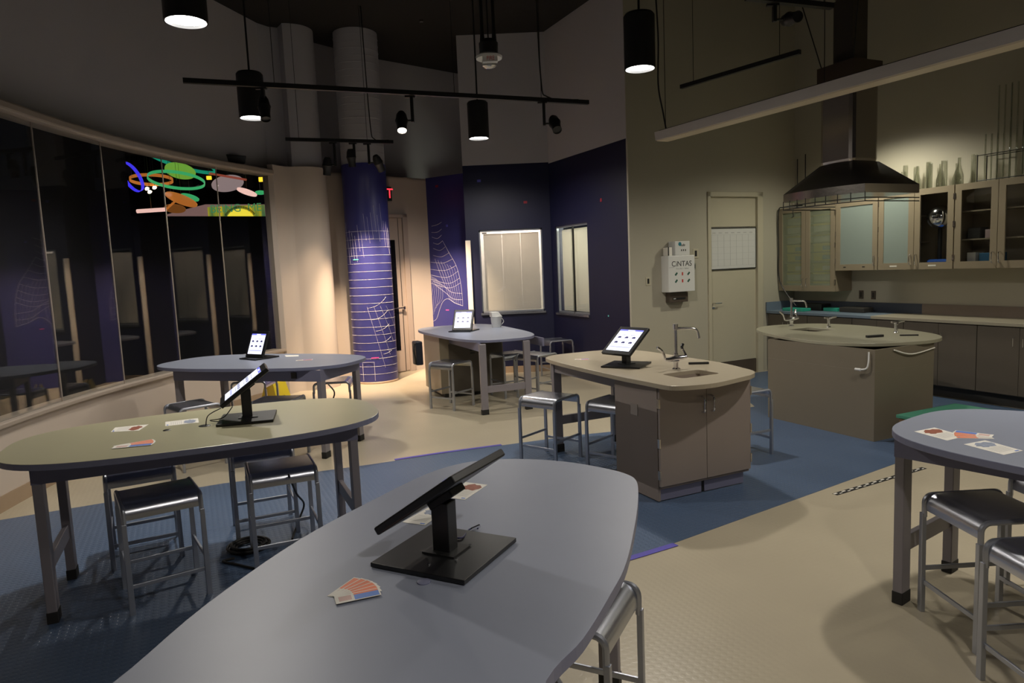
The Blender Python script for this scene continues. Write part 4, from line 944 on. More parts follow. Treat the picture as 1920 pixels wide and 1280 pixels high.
wall_cabinet(vA[1]+0.004, vA[0], 1.25, 2.51, 2, 'tall wall cabinet in the corner with frosted doors over yellow and blue bins', [frostbin, frostbin])
wc2 = wall_cabinet(vA[2]+0.004, vA[1]-0.004, 1.55, 2.51, 1, 'single frosted-door wall cabinet second from the corner', [frost])
wc3 = wall_cabinet(vA[3]+0.004, vA[2]-0.004, 1.55, 2.55, 2, 'wall cabinet with one frosted door and one clear door showing a silver sphere', [cabglass, frost])
wall_cabinet(vA[4]+0.004, vA[3]-0.004, 1.55, 2.55, 2, 'clear glass wall cabinet with loaded shelves near the right edge', [cabglass, cabglass])
wall_cabinet(vA[5]+0.004, vA[4]-0.004, 1.55, 2.55, 2, 'clear glass wall cabinet cut off by the right picture edge', [cabglass, cabglass])
lb_ = MB(); 
for v_ in (6.82, 6.52): lb_.box(UF-0.026, UF-0.0235, v_-0.02, v_+0.02, 1.588, 1.602)
lb_.build('lock_slot', black, wc2).matrix_parent_inverse = Matrix()
lb_ = MB()
for v_ in (6.08, 5.56): lb_.box(UF-0.026, UF-0.0235, v_-0.05, v_+0.05, 1.585, 1.605)
lb_.build('name_strip', paper, wc3)
# bins in the corner cabinet
binm = [mat('yellow_bin', (0.72, 0.58, 0.06), 0.5), mat('blue_bin', (0.10, 0.28, 0.42), 0.5), mat('clear_bin', (0.62, 0.66, 0.60), 0.4)]
for col in range(2):
    for r in range(8):
        v_ = vA[1]+0.10+col*0.50; z_ = 1.272+r*0.148+(0.0 if r < 3 else 0.017 if r < 6 else 0.034)
        z_ = 1.275+r*0.135 + (0.020 if z_offset(r) else 0) if False else 1.272+[0, .135, .27, .425, .56, .695, .85, .985][r]
        bn = empty('storage_bin', G(0, 0, z_), TH, 'storage bin in the %s stack of the corner cabinet, %s from the bottom' % (['right', 'left'][col], ['first', 'second', 'third', 'fourth', 'fifth', 'sixth', 'seventh', 'eighth'][r]), 'bin', 'bins in the corner cabinet')
        MB().box(UF+0.06, UF+0.30, v_, v_+0.34, 0, 0.092).build('body', binm[2] if r not in (2, 3, 4) else binm[0], bn)
        MB().box(UF+0.05, UF+0.31, v_-0.008, v_+0.348, 0.092, 0.118).build('lid', binm[0], bn)
        MB().box(UF+0.052, UF+0.058, v_+0.02, v_+0.18, 0.02, 0.08).build('front_label', binm[1] if r in (3, 4) else white_m, bn)
# things seen through the clear doors
def inbox(u0, u1, v0, v1, z0, z1, m, label, cat='box', nm='supply_box'):
    tag(MB().box(u0, u1, v0, v1, z0, z1, MD).build(nm, m, bevel=0.004), label, cat)
S1 = 1.55+0.018; S2 = 1.55+1/3+0.016; S3 = 1.55+2/3+0.016
# sphere on post with blue base
vg = empty('globe_generator', G(8.585, 5.53, S1), TH, 'silver sphere on a dark post with a blue base behind the clear cabinet door', 'generator')
MB().box(-0.12, 0.12, -0.16, 0.16, 0, 0.10).build('blue_base', mat('blue_base', (0.03, 0.10, 0.42), 0.3), vg, bevel=0.03)
# shelves inside would cross the post, so the sphere rests on a short post above the upper shelf
MB().lathe([(0.15*math.sin(math.pi*k/16), -0.15*math.cos(math.pi*k/16)) for k in range(17)], (0, 0.06, 0.62), 28).build('sphere', chrome, vg, smooth=True)
MB().lathe([(0.025, 0.10), (0.025, 0.48)], (0, 0.06, 0), 16).build('post', black, vg, smooth=True)
inbox(8.50, 8.66, 4.84, 5.06, S1, S1+0.16, mat('blue_box', (0.03, 0.13, 0.25), 0.5), 'blue box on the bottom shelf of the clear glass cabinet')
inbox(8.50, 8.66, 5.10, 5.20, S1, S1+0.17, white_m, 'narrow pale carton on the bottom shelf behind clear glass')
inbox(8.50, 8.66, 4.86, 5.00, S2, S2+0.10, mat('red_white_box', (0.35, 0.26, 0.27), 0.5), 'small red and white packet on the middle shelf behind clear glass')
inbox(8.50, 8.66, 5.06, 5.20, S2, S2+0.13, mat('grey_tub', (0.08, 0.08, 0.08), 0.5), 'dark tub on the middle shelf behind clear glass')
inbox(8.50, 8.68, 4.08, 4.27, S2, S2+0.13, mat('cream_carton', (0.40, 0.36, 0.26), 0.6), 'cream carton on the middle shelf at the right picture edge')
inbox(8.50, 8.68, 4.10, 4.27, S1, S1+0.10, mat('pale_tray', (0.35, 0.34, 0.30), 0.6), 'pale tray on the bottom shelf at the right picture edge')
inbox(8.52, 8.64, 4.10, 4.20, S2+0.131, S2+0.22, mat('red_box', (0.14, 0.03, 0.025), 0.6), 'dark red box stacked on the cream carton at the right edge')
inbox(8.50, 8.66, 6.50, 6.80, S1, S1+0.26, mat('pale_blue_tub', (0.25, 0.42, 0.52), 0.5), 'pale blue tub blurred behind the single frosted door')
inbox(8.50, 8.68, 5.90, 6.24, S2, S2+0.22, paper, 'pale paper stack blurred behind the frosted door')
# outlets on the wall
def outlet(px, py, a, b, n_, label, w=0.035, h=0.06, m=None):
    q = W(px, py, a, b); o_ = MB().box(-w, w, -h, h, 0, 0.008, wallM(q, n_)).build('wall_outlet', m or brown_d, bevel=0.003); tag(o_, label, 'outlet', 'wall outlets')
    MB().box(-w*0.4, w*0.4, -h*0.6, h*0.6, 0.008, 0.010, wallM(q, n_)).build('socket', black, o_)
nU = Vector((-U[0], -U[1], 0)); nV = Vector((-V[0], -V[1], 0))
CA, CB = G(XB, 0), G(XB, 8)
outlet(1615, 552, CA, CB, nU, 'left one of two brown outlets above the back counter'); outlet(1638, 553, CA, CB, nU, 'right one of two brown outlets above the back counter')
# counter things: teal trays and cable
def ontop(u, v, z=CT): return G(u, v, z)
o_ = tag(MB().box(8.22, 8.40, 7.40, 7.78, CT, CT+0.045, MD).build('teal_tray', teal, bevel=0.006), 'teal plastic tray at the front of the back counter', 'tray')
o_ = tag(MB().box(8.48, 8.62, 7.00, 7.25, CT, CT+0.05, MD).build('teal_tray', teal, bevel=0.006), 'smaller teal tray further back on the counter', 'tray')
o_ = tag(MB().box(8.50, 8.70, 7.3, 7.75, CT, CT+0.10, MD).build('dark_tub', black, bevel=0.01), 'dark tub behind the teal tray on the back counter', 'tub')
o_ = tag(MB().box(8.45, 8.65, 6.55, 6.95, CT, CT+0.07, MD).build('dark_tub', kick_m, bevel=0.01), 'low dark tub right of the teal trays on the back counter', 'tub')
cable([G(8.44, 7.6, 2.53), G(8.395, 7.9, 2.53), G(8.36, 7.99, 2.46), G(8.37, 7.995, 1.9), G(8.38, 7.98, 1.4), G(8.42, 7.7, 1.02)], 0.009, black, 'black cable running down the left side of the corner wall cabinet')

# glassware on the cabinets -----------------------------------------------
def cyl(v, u, r, h, label, z0, nm='glass_cylinder', cat='glassware', neck=None):
    prof = [(r*1.15, 0), (r*1.15, 0.006), (r, 0.012), (r, h), (r*1.04, h+0.003)] if not neck else [(r, 0), (r, h*0.35), (r*0.35, h*0.75), (r*0.35, h), (r*0.42, h)]
    p = G(u, v, z0); t_ = 0.94
    inner = [(q[0]*t_, max(q[1], 0.006)) for q in reversed(prof)]
    tag(MB().lathe(prof+inner, tuple(p), 18, cap=True).build(nm, labglass, smooth=True), label, cat, 'glassware on the wall cabinets')
gl = [(6.10, 8.60, .035, .26, 0), (6.02, 8.52, .03, .33, 0), (5.94, 8.62, .035, .30, 0), (5.86, 8.52, .045, .30, 1), (5.78, 8.62, .03, .34, 0), (5.70, 8.52, .035, .31, 0), (5.61, 8.60, .05, .29, 1), (5.50, 8.50, .035, .31, 0), (5.42, 8.62, .05, .27, 1), (5.32, 8.50, .05, .32, 1), (5.20, 8.58, .03, .34, 0)]
ordn = ['first', 'second', 'third', 'fourth', 'fifth', 'sixth', 'seventh', 'eighth', 'ninth', 'tenth', 'eleventh', 'twelfth', 'thirteenth', 'fourteenth']
for i, (v_, u_, r_, h_, nk) in enumerate(gl):
    cyl(v_, u_, r_, h_, 'clear glass %s on the cabinet tops, %s counting from the hood' % (['measuring cylinder', 'flask'][nk], ordn[i]), 2.552, ['measuring_cylinder', 'glass_flask'][nk], 'glassware', nk)
# rack with long tubes
rk = empty('tube_rack', (0, 0, 0), TH, 'metal rack holding long glass tubes on top of the right-hand wall cabinets', 'rack')
b = MB()
for v_ in (5.11, 3.6):
    for u_ in (8.50, 8.68): b.tube([(u_, v_, 2.551), (u_, v_, 2.87)], 0.006)
for u_ in (8.50, 8.68):
    for z_ in (2.86, 2.57): b.tube([(u_, 5.11, z_), (u_, 3.6, z_)], 0.005)
b.build('frame', black, rk)
for i in range(12):
    v_ = 5.06-i*0.045; h_ = 0.54 if i in (0, 1, 2) else (1.06 if 3 <= i <= 8 else 0.62); u_ = 8.56+(i % 3)*0.04
    tag(MB().lathe([(0.011, 0), (0.011, h_), (0.009, h_), (0.009, 0.004)], tuple(G(u_, v_, 2.56)), 10).build('glass_tube', labglass, smooth=True), 'long glass tube standing in the rack, %s from its left end' % (ordn+['x'])[i], 'tube', 'long glass tubes in the rack')
for i, v_ in enumerate((7.84, 7.69)):
    tag(MB().tube([G(8.60, v_, 2.515), G(8.60, v_, 3.25+0.05*i)], 0.008, 8).build('thin_rod', black), 'thin dark rod standing on the corner cabinet, %s of two' % ['left', 'right'][i], 'rod', 'rods on the corner cabinet')

# ================================================================== FIRST AID BOX ON THE LAB WALL
q1 = W(1240, 481, DA, DB); q2 = W(1299, 544, DA, DB)
u1_, u2_ = uvl(q1)[0]-0.01, uvl(q2)[0]-0.10
fa = empty('first_aid_cabinet', (0, 0, 0), TH, 'white CINTAS first aid cabinet mounted on the lab wall', 'first aid cabinet')
zb, ztp = 1.345, 1.86
MB().box(u1_, u2_, 7.86, 8.028, zb, ztp).build('body', white_m, fa, bevel=0.008)
Mf = lambda u, z, y=7.8595: T(u, y, z) @ Matrix.Rotation(math.pi/2, 4, 'X')
um = (u1_+u2_)/2+0.01
text('CiNTAS', 0.105, Mf(um-0.01, ztp-0.12), ink, 'brand_letters', fa)
text('First Aid + Safety', 0.032, Mf(um, ztp-0.185), greytxt, 'small_letters', fa)
ic = MB(); ir = MB()
for i, (dx, dz) in enumerate(((-.11, .26), (0, .26), (.11, .26), (-.11, .36), (0, .36), (.11, .36))):
    tgt = ir if dx == 0 else ic
    M_ = Mf(um+dx, ztp-dz) @ Matrix.Rotation(0.8 if dx else 0, 4, 'Z'); tgt.box(-0.026, 0.026, -0.013, 0.013, 0, 0.001, M_) if dx else tgt.box(-0.012, 0.012, -0.022, 0.022, 0, 0.001, M_)
ic.build('green_icons', green_ink, fa); ir.build('red_icons', red_ink, fa)
MB().box(u1_+0.01, u1_+0.10, 7.8585, 7.8598, ztp-0.17, ztp-0.165).build('seam_line', greytxt, fa)
bb = empty('glove_box', (0, 0, 0), TH, 'white cardboard wipes box standing on the first aid cabinet', 'box')
MB().box(u1_+0.13, u2_-0.08, 7.87, 8.02, ztp+0.002, ztp+0.20).build('body', white_m, bb, bevel=0.004)
MB().disc((0, 0, 0), 0.028, 18, Mf((u1_+u2_)/2-0.02, ztp+0.16, 7.8685)).build('teal_emblem', mat('teal_print', (0.02, 0.20, 0.26), 0.5), bb)
text('safe', 0.05, Mf((u1_+u2_)/2+0.035, ztp+0.145, 7.8685), ink, 'letters', bb)
ib = MB()
for k in range(3): ib.box((u1_+u2_)/2+k*0.035, (u1_+u2_)/2+0.015+k*0.035, 7.868, 7.8695, ztp+0.06, ztp+0.085)
ib.build('small_icons', ink, bb)
pb_ = empty('leaflet_stack', (0, 0, 0), TH, 'stack of white leaflets left of the box on the first aid cabinet', 'leaflets')
MB().box(u1_+0.02, u1_+0.10, 7.90, 8.0, ztp+0.002, ztp+0.12).build('leaflets', paper, pb_)
MB().box(u1_+0.025, u1_+0.045, 7.898, 8.002, ztp+0.002, ztp+0.125).build('dark_folder', ink, pb_)
ds = empty('wall_dispenser', (0, 0, 0), TH, 'brown dispenser fixed under the white first aid cabinet', 'dispenser')
MB().box(u1_+0.07, u2_-0.07, 7.93, 8.028, zb-0.15, zb-0.01).build('body', brown_d, ds, bevel=0.006)
MB().box(u1_+0.12, u2_-0.12, 7.925, 7.931, zb-0.11, zb-0.085).build('slot', black, ds)
MB().box(u1_+0.13, u1_+0.17, 7.922, 7.93, zb-0.105, zb-0.09).build('label_strip', greytxt, ds)
outlet(1304, 475, DA, DB, nV, 'pale switch plate right of the white box', 0.05, 0.07, door_m)
outlet(1302, 499, DA, DB, nV, 'small grey thermostat under the switch plate', 0.02, 0.045, mat('grey_plate', (0.25, 0.27, 0.22), 0.4))
outlet(1215, 527, DA, DB, nV, 'outlet in the shadow left of the first aid cabinet', 0.04, 0.06, door_m)

# ================================================================== HOOD
hu_, hv2 = c6
hd = empty('fume_hood', G(hu_+0.13, hv2-0.02, 0), TH, 'stainless steel canopy hood with a long duct hanging over the demonstration island', 'hood')
Z0, Z1, Z2 = 2.40, 2.49, 2.77
hx, hy = 0.42, 0.53
def arc_side(z, hx_, hy_, bulge):
    pts = []
    for k in range(9): t_ = -1+2*k/8; pts.append((-hx_-bulge*(1-t_*t_), hy_*(-t_), z))
    return pts+[(hx_, -hy_, z), (hx_, hy_, z)]
r0 = arc_side(Z0, hx, hy, 0.10); r1 = arc_side(Z1, hx, hy, 0.10); r2 = arc_side(Z2, 0.20, 0.215, 0.02)
n = len(r0)
MB().add(r0+r1, [(i, (i+1) % n, n+(i+1) % n, n+i) for i in range(n)]+[tuple(range(n))]).build('rim_band', steel, hd, smooth=True)
MB().add(r1+r2, [(i, (i+1) % n, n+(i+1) % n, n+i) for i in range(n)]+[tuple(range(n, 2*n))]).build('canopy', steel_d, hd, smooth=True, angle=50)
MB().box(-0.215, 0.20, -0.215, 0.215, Z2-0.02, 3.62).build('duct_cover', steel, hd, bevel=0.05)
MB().box(-0.23, 0.21, -0.235, 0.235, 3.62, 3.82).build('junction_box', mat('brown_steel', (0.08, 0.06, 0.045), 0.5, 0.5), hd)
MB().box(-0.115, 0.115, -0.12, 0.12, 3.82, 4.50).build('upper_duct', mat('brown_duct', (0.10, 0.09, 0.075), 0.45, 0.6), hd)
MB().lathe([(0.15, 4.50), (0.21, 4.75), (0.21, CEIL)], n=28).build('round_duct', steel, hd, smooth=True)
for sy in (-1, 1): MB().tube([(-0.2, sy*0.2, 3.82), (-0.5, sy*0.6, CEIL)], 0.006).build('hanger_wire', black, hd)
rl_ = MB()
for dz in (-0.05, -0.085):
    pts = arc_side(Z0+dz, hx+0.0, hy+0.0, 0.10)[:9]; rl_.tube([(hx, hy, Z0+dz)]+pts+[(hx, -hy, Z0+dz)], 0.006, 6)
for k in range(0, 9, 1):
    x, y, z_ = arc_side(Z0, hx, hy, 0.10)[k]; rl_.tube([(x, y, Z0-0.085), (x, y, Z0+0.01)], 0.005, 6)
rl_.build('hanging_rail', black, hd)
hk = MB()
hk.tube(catmull([(-0.52, 0.30, Z0-0.085), (-0.52, 0.30, Z0-0.14), (-0.50, 0.31, Z0-0.17), (-0.54, 0.30, Z0-0.19)], 4, False), 0.004); hk.build('hook', black, hd)

# ================================================================== CEILING LIGHTS
def pendant(px, py, z, label, d=0.145, h=0.50, gx=None, pw=1.0, col=None, bl=0.6):
    p = P(px, py, z) if gx is None else Vector((gx[0], gx[1], z)); t = empty('pendant_light', (p.x, p.y, z), 0, label, 'pendant light', 'black cylinder pendants')
    pr = [(d, 0), (d, h-0.02), (d*0.9, h), (0.0, h)]; inn = [(d*0.93, 0.0), (d*0.93, 0.05)]
    MB().lathe([(d*0.93, 0.05), (d*0.93, 0.0)]+pr, n=32, cap=False).build('shade', black, t, smooth=True)
    MB().lathe([(0.0, 0.022), (d*0.92, 0.022)], n=32, cap=False).build('diffuser', lampdisc, t)
    MB().tube([(0, 0, h-0.01), (0, 0, CEIL-z)], 0.011, 8).build('stem', black, t, smooth=True)
    l = light('pendant_lamp', 'SPOT', (0, 0, 0.010), PENDANT_W*pw, col or PENDANT_COL, t, spot_size=math.radians(158), spot_blend=bl, shadow_soft_size=0.085)
    return t
pendant(349, 42, 3.6, 'large black cylinder pendant cut by the top edge at left')
pendant(474, 222, 3.6, 'black cylinder pendant hanging behind the long track at left')
pendant(898, 260, 3.6, 'smallest black cylinder pendant in front of the navy corner')
pendant(1200, 130, 3.6, 'black cylinder pendant right of centre with bright white lens')
pendant(0, 0, 3.6, 'black cylinder pendant above the right-hand table, outside the picture', gx=(3.15, 3.95))
pendant(0, 0, 3.6, 'black cylinder pendant behind the camera, outside the picture', gx=(1.3, 0.0), pw=0.9)
pendant(0, 0, 3.15, 'black cylinder pendant beyond the right picture edge near the wall cabinets', gx=(6.1, 5.2), pw=0.5, col=(1.0, 0.93, 0.74))
pendant(0, 0, 3.5, 'black cylinder pendant hidden behind the hood duct', d=0.12, gx=(4.47, 8.90), pw=0.8, col=(1.0, 0.95, 0.76), bl=0.7)

def track_bar(a, b, label, wires, w=0.046):
    a = Vector(a); b = Vector(b); t = tag(MB().bar(a, b, w, 0.046).build('light_track', black), label, 'light track', 'black light tracks')
    for k, off in wires:
        p = a.lerp(b, k); MB().tube([(p.x, p.y, p.z), (p.x+off*0.2, p.y, p.z+1.0), (p.x+off, p.y, CEIL)], 0.0035, 6).build('hanging_wire', black, t)
    d = (b-a).normalized(); e_ = b-d*0.25; 
    return t
ZT = 3.7
ta_, tb2 = P(343, 151, ZT), P(1103, 192, ZT)
track_bar(ta_, tb2, 'long black light track running across the upper left', [(0.19, 0.0), (0.62, 0.0), (0.86, 0.0)])
cable([tb2+(ta_-tb2)*0.03+Vector((0, 0, 0.025)), tb2+(ta_-tb2)*0.12+Vector((0, 0, 0.035)), tb2+(ta_-tb2)*0.14+Vector((0, 0, 0.3)), tb2+(ta_-tb2)*0.145+Vector((0, 0, CEIL-ZT))], 0.008, black, 'black power cord curving up from the right end of the long track')
tc_, td_ = P(535, 261, ZT), P(737, 266, ZT)
track_bar(tc_, td_, 'short black light track in front of the columns', [(0.12, 0.0), (0.75, 0)])
cable([td_+Vector((-0.06, -0.02, 0.025)), td_+Vector((-0.25, -0.1, 0.03)), td_+Vector((-0.30, -0.12, 0.3)), td_+Vector((-0.33, -0.12, CEIL-ZT))], 0.008, black, 'black power cord rising from the short track beside the column')
track_bar(P(1277, 163, 3.9), P(1500, 97, 3.9), 'empty black light track at upper right above the white fixture', [(0.12, 0.0), (0.85, 0.0)])
te, tf = P(1400, -5, 4.1), P(1560, 12, 4.1)
track_bar(te, tf, 'black light track at the very top right', [(0.3, 0.0), (0.9, 0.0)], 0.06)

def spot_head(px, py, z, aim, lit, label, drop=0.28, side=0.09, r=0.066, L=0.25, spot=None, energy=None, size=34):
    # px,py: pixel of the arm's foot on the track; aim: world point
    p = P(px, py, z); t = empty('track_spotlight', (p.x, p.y, p.z-0.018), 0, label, 'spotlight', 'black track spotlights')
    MB().box(-0.07, 0.04, -0.018, 0.018, -0.02, 0.002).build('track_adapter', black, t)
    MB().box(-0.016, 0.016, -0.022, 0.022, -drop, -0.01).build('arm', black, t, bevel=0.003)
    c = Vector((side, -0.0, -drop+0.02)); d = (Vector(aim)-(Vector(t.location)+c)).normalized()
    Rm = d.to_track_quat('-Z', 'Y').to_matrix().to_4x4(); M_ = T(*c) @ Rm
    MB().tube([(0, 0, -drop+0.02), tuple(c)], 0.010, 8).build('swivel', black, t)
    MB().lathe([(0.0, L*0.45), (r*0.55, L*0.45), (r*0.85, L*0.30), (r, L*0.05), (r*1.08, 0.0), (r, -L*0.05), (r*0.82, -L*0.3), (r*0.82, -L*0.55), (r*0.74, -L*0.55), (r*0.74, -L*0.50), (0, -L*0.50)], n=20, M=M_, cap=False).build('head', black, t, smooth=True, angle=30)
    if lit:
        MB().lathe([(0.0, -L*0.515), (r*0.73, -L*0.515)], n=20, M=M_, cap=False).build('lens', lampwarm, t)
        l = light('spot_lamp', 'SPOT', (0, 0, 0), energy or SPOT_W, SPOT_COL, t, spot_size=math.radians(size), spot_blend=1.0, shadow_soft_size=0.03)
        l.matrix_local = M_ @ T(0, 0, -L*0.56)
    return t
spot_head(492, 160, ZT, (-1.72, 5.7, 0), False, 'unlit spotlight on the long track beside the left pendant', 0.21, 0.0, r=0.06, L=0.27)
spot_head(771, 176, ZT, (-0.85, 5.7, 0.0), True, 'lit spotlight on the long track, its bright lens facing down', 0.28, -0.12, size=40, energy=90)
spot_head(1019, 187, ZT, (0.9, 6.8, 2.0), False, 'unlit spotlight near the right end of the long track', 0.27, 0.12)
spot_head(626, 264, ZT, (-2.98, 10.72, 0.6), True, 'left spotlight of the three on the short track', 0.34, -0.12, size=52, energy=85)
spot_head(663, 265, ZT, (-2.22, 11.0, 0.6), True, 'middle spotlight of the three on the short track', 0.22, -0.05, size=56, energy=700)
spot_head(690, 266, ZT, (-1.15, 12.1, 1.05), True, 'right spotlight of the three on the short track', 0.30, 0.13, size=52, energy=850)
spot_head(1452, 3, 4.1, (2.9, 5.0, 3.65), False, 'black spotlight at the very top right with a purple glint', 0.16, 0.14, 0.06)
# linear white fixture
la1, la2 = P(1240, 264, 3.3), P(1985, 62, 3.3)
lf = empty('linear_fixture', (0, 0, 0), 0, 'long white linear ceiling fixture crossing the upper right', 'light fixture')
dL = (la2-la1).normalized(); sL = Vector((-dL.y, dL.x, 0))
def prof_bar(a, b, prof, name, m):
    vs = []
    for e_ in (a, b): vs += [e_+sL*x+Vector((0, 0, z_)) for x, z_ in prof]
    n = len(prof); return MB().add(vs, [tuple(range(n)), tuple(range(n, 2*n))]+[(i, (i+1) % n, n+(i+1) % n, n+i) for i in range(n)]).build(name, m, lf)
fixw = mat('fixture_white', (0.52, 0.50, 0.50), 0.5); fixl = mat('fixture_lens', (0.60, 0.52, 0.40), 0.5)
prof_bar(la1, la2, [(0.095, 0.0), (0.11, 0.10), (-0.11, 0.10), (-0.095, 0.0)], 'housing', fixw)
prof_bar(la1+dL*0.02, la2, [(0.085, -0.012), (0.09, 0.0), (-0.09, 0.0), (-0.085, -0.012)], 'lens', fixl)
prof_bar(la1, la2, [(0.05, 0.10), (0.04, 0.125), (-0.04, 0.125), (-0.05, 0.10)], 'top_rail', black)
MB().bar(la2-dL*1.05+Vector((0, 0, 0.04))+sL*0.086, la2-dL*0.98+Vector((0, 0, 0.04))+sL*0.086, 0.003, 0.02).build('label_plate', brown_d, lf)
for k in (0.02, 0.55): p = la1.lerp(la2, k)+Vector((0, 0, 0.10)); MB().tube([p, p+Vector((0.0, 0, CEIL-3.4))], 0.004).build('hanging_wire', black, lf)
p = la1+dL*0.05+Vector((0, 0, 0.09)); cable([p+dL*0.05, p+Vector((0.0, 0.02, 0.25)), p+Vector((-0.06, 0, 0.6)), p+Vector((-0.05, 0, 1.2)), p+Vector((-0.10, 0, CEIL-3.4))], 0.010, black, 'black power cord dropping to the left end of the white linear fixture')
# smoke/fire strobe
p = P(917, 112, 3.25); fs_ = empty('fire_strobe', (p.x, p.y, 0), 0, 'white round ceiling fire strobe marked FIRE hanging on black rods', 'fire strobe')
zf = 3.25; k = 1.0; fs_.scale = (0.75, 0.75, 1.0)
MB().lathe([(0.075, zf+0.01), (0.12, zf+0.005), (0.125, zf+0.02), (0.10, zf+0.035), (0, zf+0.035)], n=28).build('disc', white_m, fs_, smooth=True)
MB().box(-0.06, 0.08, -0.085, -0.02, zf-0.03, zf+0.012).build('front_block', white_m, fs_, bevel=0.005)
text('FIRE', 0.04, T(0.015, -0.0865, zf-0.008) @ Matrix.Rotation(math.pi/2, 4, 'X'), red_ink, 'letters', fs_)
MB().lathe([(0.07, zf+0.0), (0.065, zf-0.045), (0.03, zf-0.06), (0, zf-0.06)], n=20).build('strobe_lens', labglass, fs_, smooth=True)
MB().lathe([(0.085, zf+0.036), (0.09, zf+0.11), (0.06, zf+0.135), (0, zf+0.135)], n=24).build('back_box', black, fs_, smooth=True)
rb = MB()
for dx in (-0.055, 0.055): rb.tube([(dx, 0, zf+0.12), (dx, 0, zf+0.22), (dx, 0, CEIL)], [0.024, 0.016, 0.016], 10)
rb.tube([(0, 0, zf+0.12), (0, 0, CEIL)], 0.006); rb.build('conduit', black, fs_, smooth=True)
# sprinkler on the ceiling
p = P(790, 41, CEIL-0.03); tag(MB().lathe([(0.03, 0), (0.03, 0.03)], tuple(p), 12).build('ceiling_sensor', steel), 'tiny round sensor on the black ceiling', 'sensor')
# speaker on the ledge
p = P(434, 305, 3.45); sp = empty('wall_speaker', (p.x+0.10, p.y-0.12, 3.41), 0.4, 'small black wedge speaker on the trim above the glass wall', 'speaker')
MB().add([(-0.13, -0.06, 0.0), (0.13, -0.06, 0.0), (0.10, 0.06, 0.0), (-0.10, 0.06, 0.0), (-0.16, -0.10, 0.12), (0.15, -0.10, 0.10), (0.12, 0.08, 0.12), (-0.14, 0.08, 0.14)],
         [(3, 2, 1, 0), (4, 5, 6, 7), (0, 1, 5, 4), (1, 2, 6, 5), (2, 3, 7, 6), (3, 0, 4, 7)]).build('housing', black, sp, bevel=0.01)
MB().box(-0.14, -0.09, -0.02, 0.03, 0.10, 0.20).build('bracket', black, sp)

# ================================================================== HALL BEYOND THE GLASS: MOBILE AND SIGN
def at(px, py, Y): 
    d = ray(px, py); t = Y/d[1]; return Vector((d[0]*t, Y, H+d[2]*t))
YH = 16.0
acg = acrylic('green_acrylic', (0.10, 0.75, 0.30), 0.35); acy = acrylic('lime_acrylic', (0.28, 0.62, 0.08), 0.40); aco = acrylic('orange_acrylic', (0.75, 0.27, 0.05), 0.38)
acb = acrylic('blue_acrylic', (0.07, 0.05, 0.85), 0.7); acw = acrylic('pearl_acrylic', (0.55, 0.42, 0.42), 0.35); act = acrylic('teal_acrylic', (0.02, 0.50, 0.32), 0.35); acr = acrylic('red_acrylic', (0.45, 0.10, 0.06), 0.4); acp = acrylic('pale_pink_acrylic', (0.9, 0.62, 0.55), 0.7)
mob_n = [0]
def mob_disc(px, py, rx, ry, rot, m, label, ring=None):
    Yk = YH+[0.0, -1.1, 1.3, -0.3, 0.9, 1.6, 0.6, -0.9, 0.8, -0.6, 0.3][mob_n[0] % 11]; mob_n[0] += 1
    c = at(px, py, Yk); s = Yk/F; Rr = Matrix.Rotation(math.radians(-rot), 4, 'Y')
    a, b_ = rx*s, ry*s
    # real disc of radius a, tilted so that its minor axis shows as b_
    til = math.asin(min(1, b_/a)); Mm = Rr @ Matrix.Rotation(-(til), 4, 'X')
    if ring: o_ = MB().lathe([(a, -ring/2), (a, ring/2), (a*0.985, ring/2), (a*0.985, -ring/2), (a, -ring/2)], tuple(c), 48, Mm, cap=False).build('mobile_ring', m, smooth=True)
    else: o_ = MB().lathe([(a, -0.012), (a, 0.012)], tuple(c), 40, Mm).build('mobile_disc', m)
    tag(o_, label, 'mobile piece', 'coloured acrylic mobile beyond the glass')
    MB().tube([c, (c.x, c.y, 6.99)], 0.003, 4).build('wire', steel, o_)
mob_disc(338, 320.5, 26, 11.5, 0, acy, 'lime green disc of the mobile seen through the glass')
mob_disc(331, 338, 48, 10, -2, acg, 'green ring below the lime disc of the mobile', 0.065)
mob_disc(342, 303, 57, 9, -14, act, 'large teal ring slanting at the top of the mobile', 0.085)
mob_disc(340, 374, 28, 9.5, -16, aco, 'orange disc at the bottom of the mobile')
mob_disc(356, 370, 16, 5, -10, acg, 'small green disc behind the orange disc of the mobile')
mob_disc(328, 391, 18, 6, 4, mat('brown_acrylic', (0.32, 0.11, 0.03), 0.3, emit=(0.3, 0.1, 0.02), es=0.3), 'dim orange disc under the mobile near the glass joint')  # brown disc also emits in place of hall light
mob_disc(284, 337, 36, 4, 2, aco, 'orange ring at the left of the mobile', 0.075)
mob_disc(247, 332, 28, 20, -50, acb, 'deep blue ring at the left edge of the mobile', 0.075)
mob_disc(427, 344, 28, 8.5, 18, acw, 'pearl grey disc right of the green rings')
mob_disc(463, 360, 18, 4.5, -16, acp, 'pale pink disc at the right of the mobile')
mob_disc(488, 361, 9, 2, 5, acg, 'tiny green disc at the right end of the mobile')
def mob_bar(a, b_, m, label, r=0.025):
    A_, B_ = at(*a, YH), at(*b_, YH); o_ = tag(MB().tube([A_, B_], r, 8).build('mobile_bar', m), label, 'mobile piece', 'coloured acrylic mobile beyond the glass'); q_ = (A_+B_)/2; MB().tube([q_, (q_.x, q_.y, 6.99)], 0.004, 4).build('wire', steel, o_)
mob_bar((393, 325), (462, 337), acr, 'red bar slanting at the right of the mobile')
mob_bar((332, 374), (312, 392), aco, 'orange bar slanting below the orange disc')
mob_bar((257, 396), (311, 392.5), acp, 'pale horizontal bar at the bottom left of the mobile', 0.045)
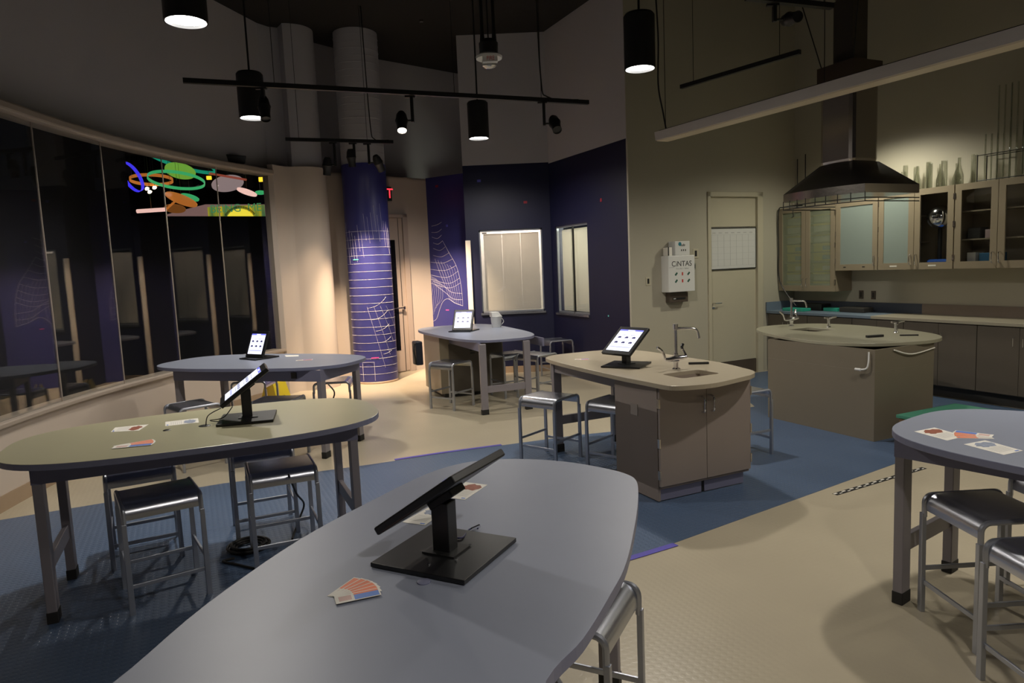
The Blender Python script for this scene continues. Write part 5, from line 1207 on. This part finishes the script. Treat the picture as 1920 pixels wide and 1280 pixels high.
for i, (px, py, s) in enumerate(((391, 333, 4), (490, 336, 5))):
    c = at(px, py, YH); w_ = s*YH/F; o_ = tag(MB().box(c.x-w_, c.x+w_, c.y, c.y+0.05, c.z-w_*.8, c.z+w_*.8).build('amber_panel', amber), 'small glowing amber square hanging %s' % ['left of the red bar', 'at the far right of the mobile'][i], 'panel', 'amber squares in the hall'); MB().tube([(c.x, c.y+0.02, c.z), (c.x, c.y+0.02, 6.99)], 0.004, 4).build('wire', steel, o_)
for i, (px, py) in enumerate(((276, 354), (290, 352), (281, 360))):
    c = at(px, py, YH+1); tag(MB().lathe([(0.0, 0.04), (0.035, 0.03), (0.05, 0.0), (0.0, 0.0)], tuple(c), 14, Matrix.Rotation(0.9, 4, 'X')).build('hall_lamp', mat('hall_glow', (1, 1, 1), 0.5, emit=(1, 0.78, 0.5), es=6) if 'hall_glow' not in MATS else MATS['hall_glow'], smooth=True), 'small bright hall lamp seen through the glass, %s of three' % ['left', 'right', 'lowest'][i], 'lamp', 'hall lamps')
    MB().tube([c, (c.x, c.y, 6.99)], 0.006, 4).build('stem', black, bpy.data.objects[[o_.name for o_ in COL.objects if o_.name.startswith('hall_lamp')][-1]])
# pink hall wall with green and yellow sign
YS = 19.0
A_ = [at(312, 408, YS), at(497, 408, YS), at(497, 383, YS), at(385, 383, YS), at(345, 393, YS), at(312, 402, YS)]
hw_ = MB().add([(p.x, YS, p.z-(0.3 if i < 2 else 0)) for i, p in enumerate(A_)]+[(p.x, YS+0.1, p.z-(0.3 if i < 2 else 0)) for i, p in enumerate(A_)], [tuple(range(6)), tuple(range(6, 12))]+[(i, (i+1) % 6, 6+(i+1) % 6, 6+i) for i in range(6)]).build('wall_hall_sign', mat('hall_pink', (0.20, 0.13, 0.125), 0.8, emit=(0.20, 0.115, 0.105), es=0.55), kind='structure')  # wall is no lamp: its emission stands in for hall light on it
p0_, p1_ = at(392, 408, YS), at(496, 384, YS)
sg = tag(MB().box(p0_.x, p1_.x, YS-0.05, YS-0.002, p0_.z-0.3, p1_.z).build('hall_banner', poster), 'green and yellow sign in the hall beyond the glass', 'sign')
cs = at(453, 421, YS)
MB().disc((cs.x, YS-0.054, cs.z), 0.42, 40, Matrix.Rotation(math.pi/2, 4, 'X')).build('yellow_circle', mat('yellow_print', (0.9, 0.72, 0.05), 0.5, emit=(1, 0.8, 0.06), es=0.55), sg)  # circle and letters emit like the sign, in place of hall light
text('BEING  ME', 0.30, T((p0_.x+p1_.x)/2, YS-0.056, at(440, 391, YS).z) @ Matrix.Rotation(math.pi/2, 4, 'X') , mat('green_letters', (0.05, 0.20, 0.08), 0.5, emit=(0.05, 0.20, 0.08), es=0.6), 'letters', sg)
tk = MB()
for k in range(26):
    a = math.radians(35+110*k/25); r = 0.47; x, z_ = cs.x+r*math.cos(a), cs.z+r*math.sin(a)
    tk.box(-0.010, 0.010, -0.025, 0.025, 0, 0.002, T(x, YS-0.055, z_) @ Matrix.Rotation(-(a-math.pi/2), 4, 'Y') @ Matrix.Rotation(math.pi/2, 4, 'X'))
tk.build('arc_lettering', ink, sg)
